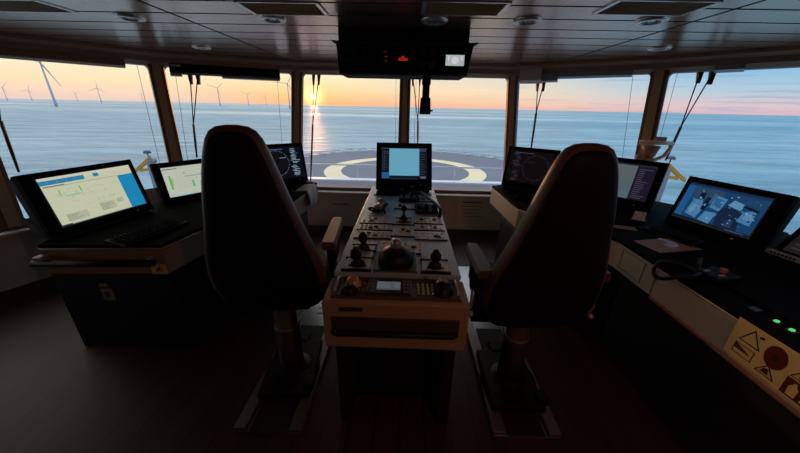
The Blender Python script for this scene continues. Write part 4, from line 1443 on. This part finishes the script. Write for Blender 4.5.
# ================================================================== CHAIRS AND THEIR RAILS
def sup(w, d, y, z, n=28, p=3.2, lean=0):
    pts = []
    for k in range(n):
        a = 2*PI*k/n
        c, s_ = math.cos(a), math.sin(a)
        pts.append(V((math.copysign(abs(c)**(2/p), c)*w/2, y+math.copysign(abs(s_)**(2/p), s_)*d/2, z)))
    return pts
def make_chair(label, loc, rz, dz=0, dy=0, y1=.32):
    t = thing('helm_chair', label, 'chair', loc, rz, 'helm chairs')
    prof = [(.65, .46, .10, -.09), (.68, .54, .13, -.10), (.76, .575, .14, -.125), (.86, .565, .14, -.15), (.98, .515, .13, -.18), (1.09, .45, .13, -.205), (1.18, .40, .12, -.22), (1.28, .35, .11, -.24),
            (1.38, .298, .10, -.252), (1.46, .25, .095, -.258), (1.51, .212, .085, -.26), (1.54, .172, .065, -.262), (1.556, .12, .04, -.263), (1.562, .05, .02, -.263)]
    mb = MB(); mb.loft([sup(w, d, y, z) for z, w, d, y in prof])
    bk = mb.build('backrest', leather_edge, t)
    mb = MB(); mb.loft([sup(w*.92, d*.8, y-.024, .66+(z-.65)*.965) for z, w, d, y in prof])
    tag(mb.build('back_panel', leather, bk), 'black rear panel')
    mb = MB()
    mb.loft([[V((x*sx, y, z)) for x, y, z in ((-.25, -.12, 0), (.25, -.12, 0), (.26, .15, 0), (.235, .38, 0), (-.235, .38, 0), (-.26, .15, 0))] if False else
             [p+V((0, .12, 0)) for p in sup(.50*sx, .52*sx, 0, zz, p=4)] for sx, zz in ((.86, .585), (1, .605), (1.02, .655), (1.0, .70), (.90, .72))])
    mb.build('seat', leather, t)
    mb = MB(); mb.box((0, .10, .58), (.34, .36, .05), bev=.015); mb.box((0, -.08, .65), (.30, .12, .12), bev=.03); mb.box((-.16, .05, .56), (.03, .2, .03), bev=.006)
    mb.build('seat_mechanism', black_pl, t)
    for s_ in (-1, 1):
        mb = MB()
        mb.loft([[V((s_*.285+x, y, z)) for x, z in ((-.038*k, .905), (.038*k, .905), (.042*k, .93), (.032*k, .952), (-.032*k, .952), (-.042*k, .93))] for y, k in ((-.10, .8), (-.08, 1), (y1-.1, 1.0), (y1-.02, .9), (y1, .7))], smooth=False)
        ar = mb.build('armrest', leather_edge, t, (0, dy, 0))
        mb = MB()
        mb.box((s_*.29, .03, .85), (.05, .16, .12), bev=.01); mb.box((s_*.285, .02, .72), (.04, .07, .22), bev=.008); mb.box((s_*.24, .02, .60), (.12, .06, .05), bev=.008)
        mb.build('arm_support', black_pl, ar)
        mb = MB(); mb.tube([(s_*.315, -.03, .80), (s_*.32, -.04, .72), (s_*.315, -.02, .655)], .009); mb.sph((s_*.318, -.045, .66), .016)
        mb.build('adjust_lever', silver, ar)
    mb = MB(); mb.cyl((0, 0, .40), (0, 0, .565), .062, seg=28)
    mb.lathe([(.070, .098), (.070, .40), (.074, .405), (.074, .415), (.060, .42)], seg=28)
    mb.build('column', mat('column_taupe', (92, 84, 76), .5, var=(8, .05)), t)
    mb = MB()
    mb.lathe([(.17, .052), (.165, .080), (.10, .092), (.078, .105), (.072, .108)], seg=28)
    mb.box((0, 0, .068), (.30, .44, .045), bev=.01); mb.box((0, .25, .075), (.10, .10, .05), bev=.01); mb.box((.14, -.16, .10), (.06, .08, .05), bev=.01)
    mb.build('base_carriage', black_pl, t)
    for ch in t.children:
        if ch.name.split('.')[0] not in ('column', 'base_carriage'): ch.location.z += dz
    return t
make_chair('black high-backed helm chair at the left of the centre console', (-.70, 1.46, 0), rad(5), .012, .08, .30)
make_chair('black high-backed helm chair at the right of the centre console', (.678, 1.43, 0), rad(1), -.022, -.06, .22)

def track(label, x, y0, y1):
    t = thing('chair_track', label, 'floor track', (x, 0, 0), 0, 'chair tracks')
    L_ = y1-y0; ym = (y0+y1)/2
    mb = MB(); mb.box((0, ym, .008), (.37, L_, .016), bev=.003)
    mb.build('track_plate', steel, t)
    for s_ in (-1, 1):
        mb = MB(); mb.box((s_*.15, ym, .028), (.066, L_, .026), bev=.005)
        mb.build('rail', rail_mat, t)
    mb = MB(); mb.box((0, y0+.42, .019), (.20, .84, .010), bev=.003)
    mb.build('cover_strip', dark_rubber, t)
    mb = MB()
    for k in range(6): mb.box((.03, y0+1.0+.07*k, .0168), (.10, .012, .002))
    mb.build('slots', black_pl, t)
track('grey floor track under the left helm chair', -.705, 1.07, 2.96)
track('grey floor track under the right helm chair', .69, 1.10, 2.96)
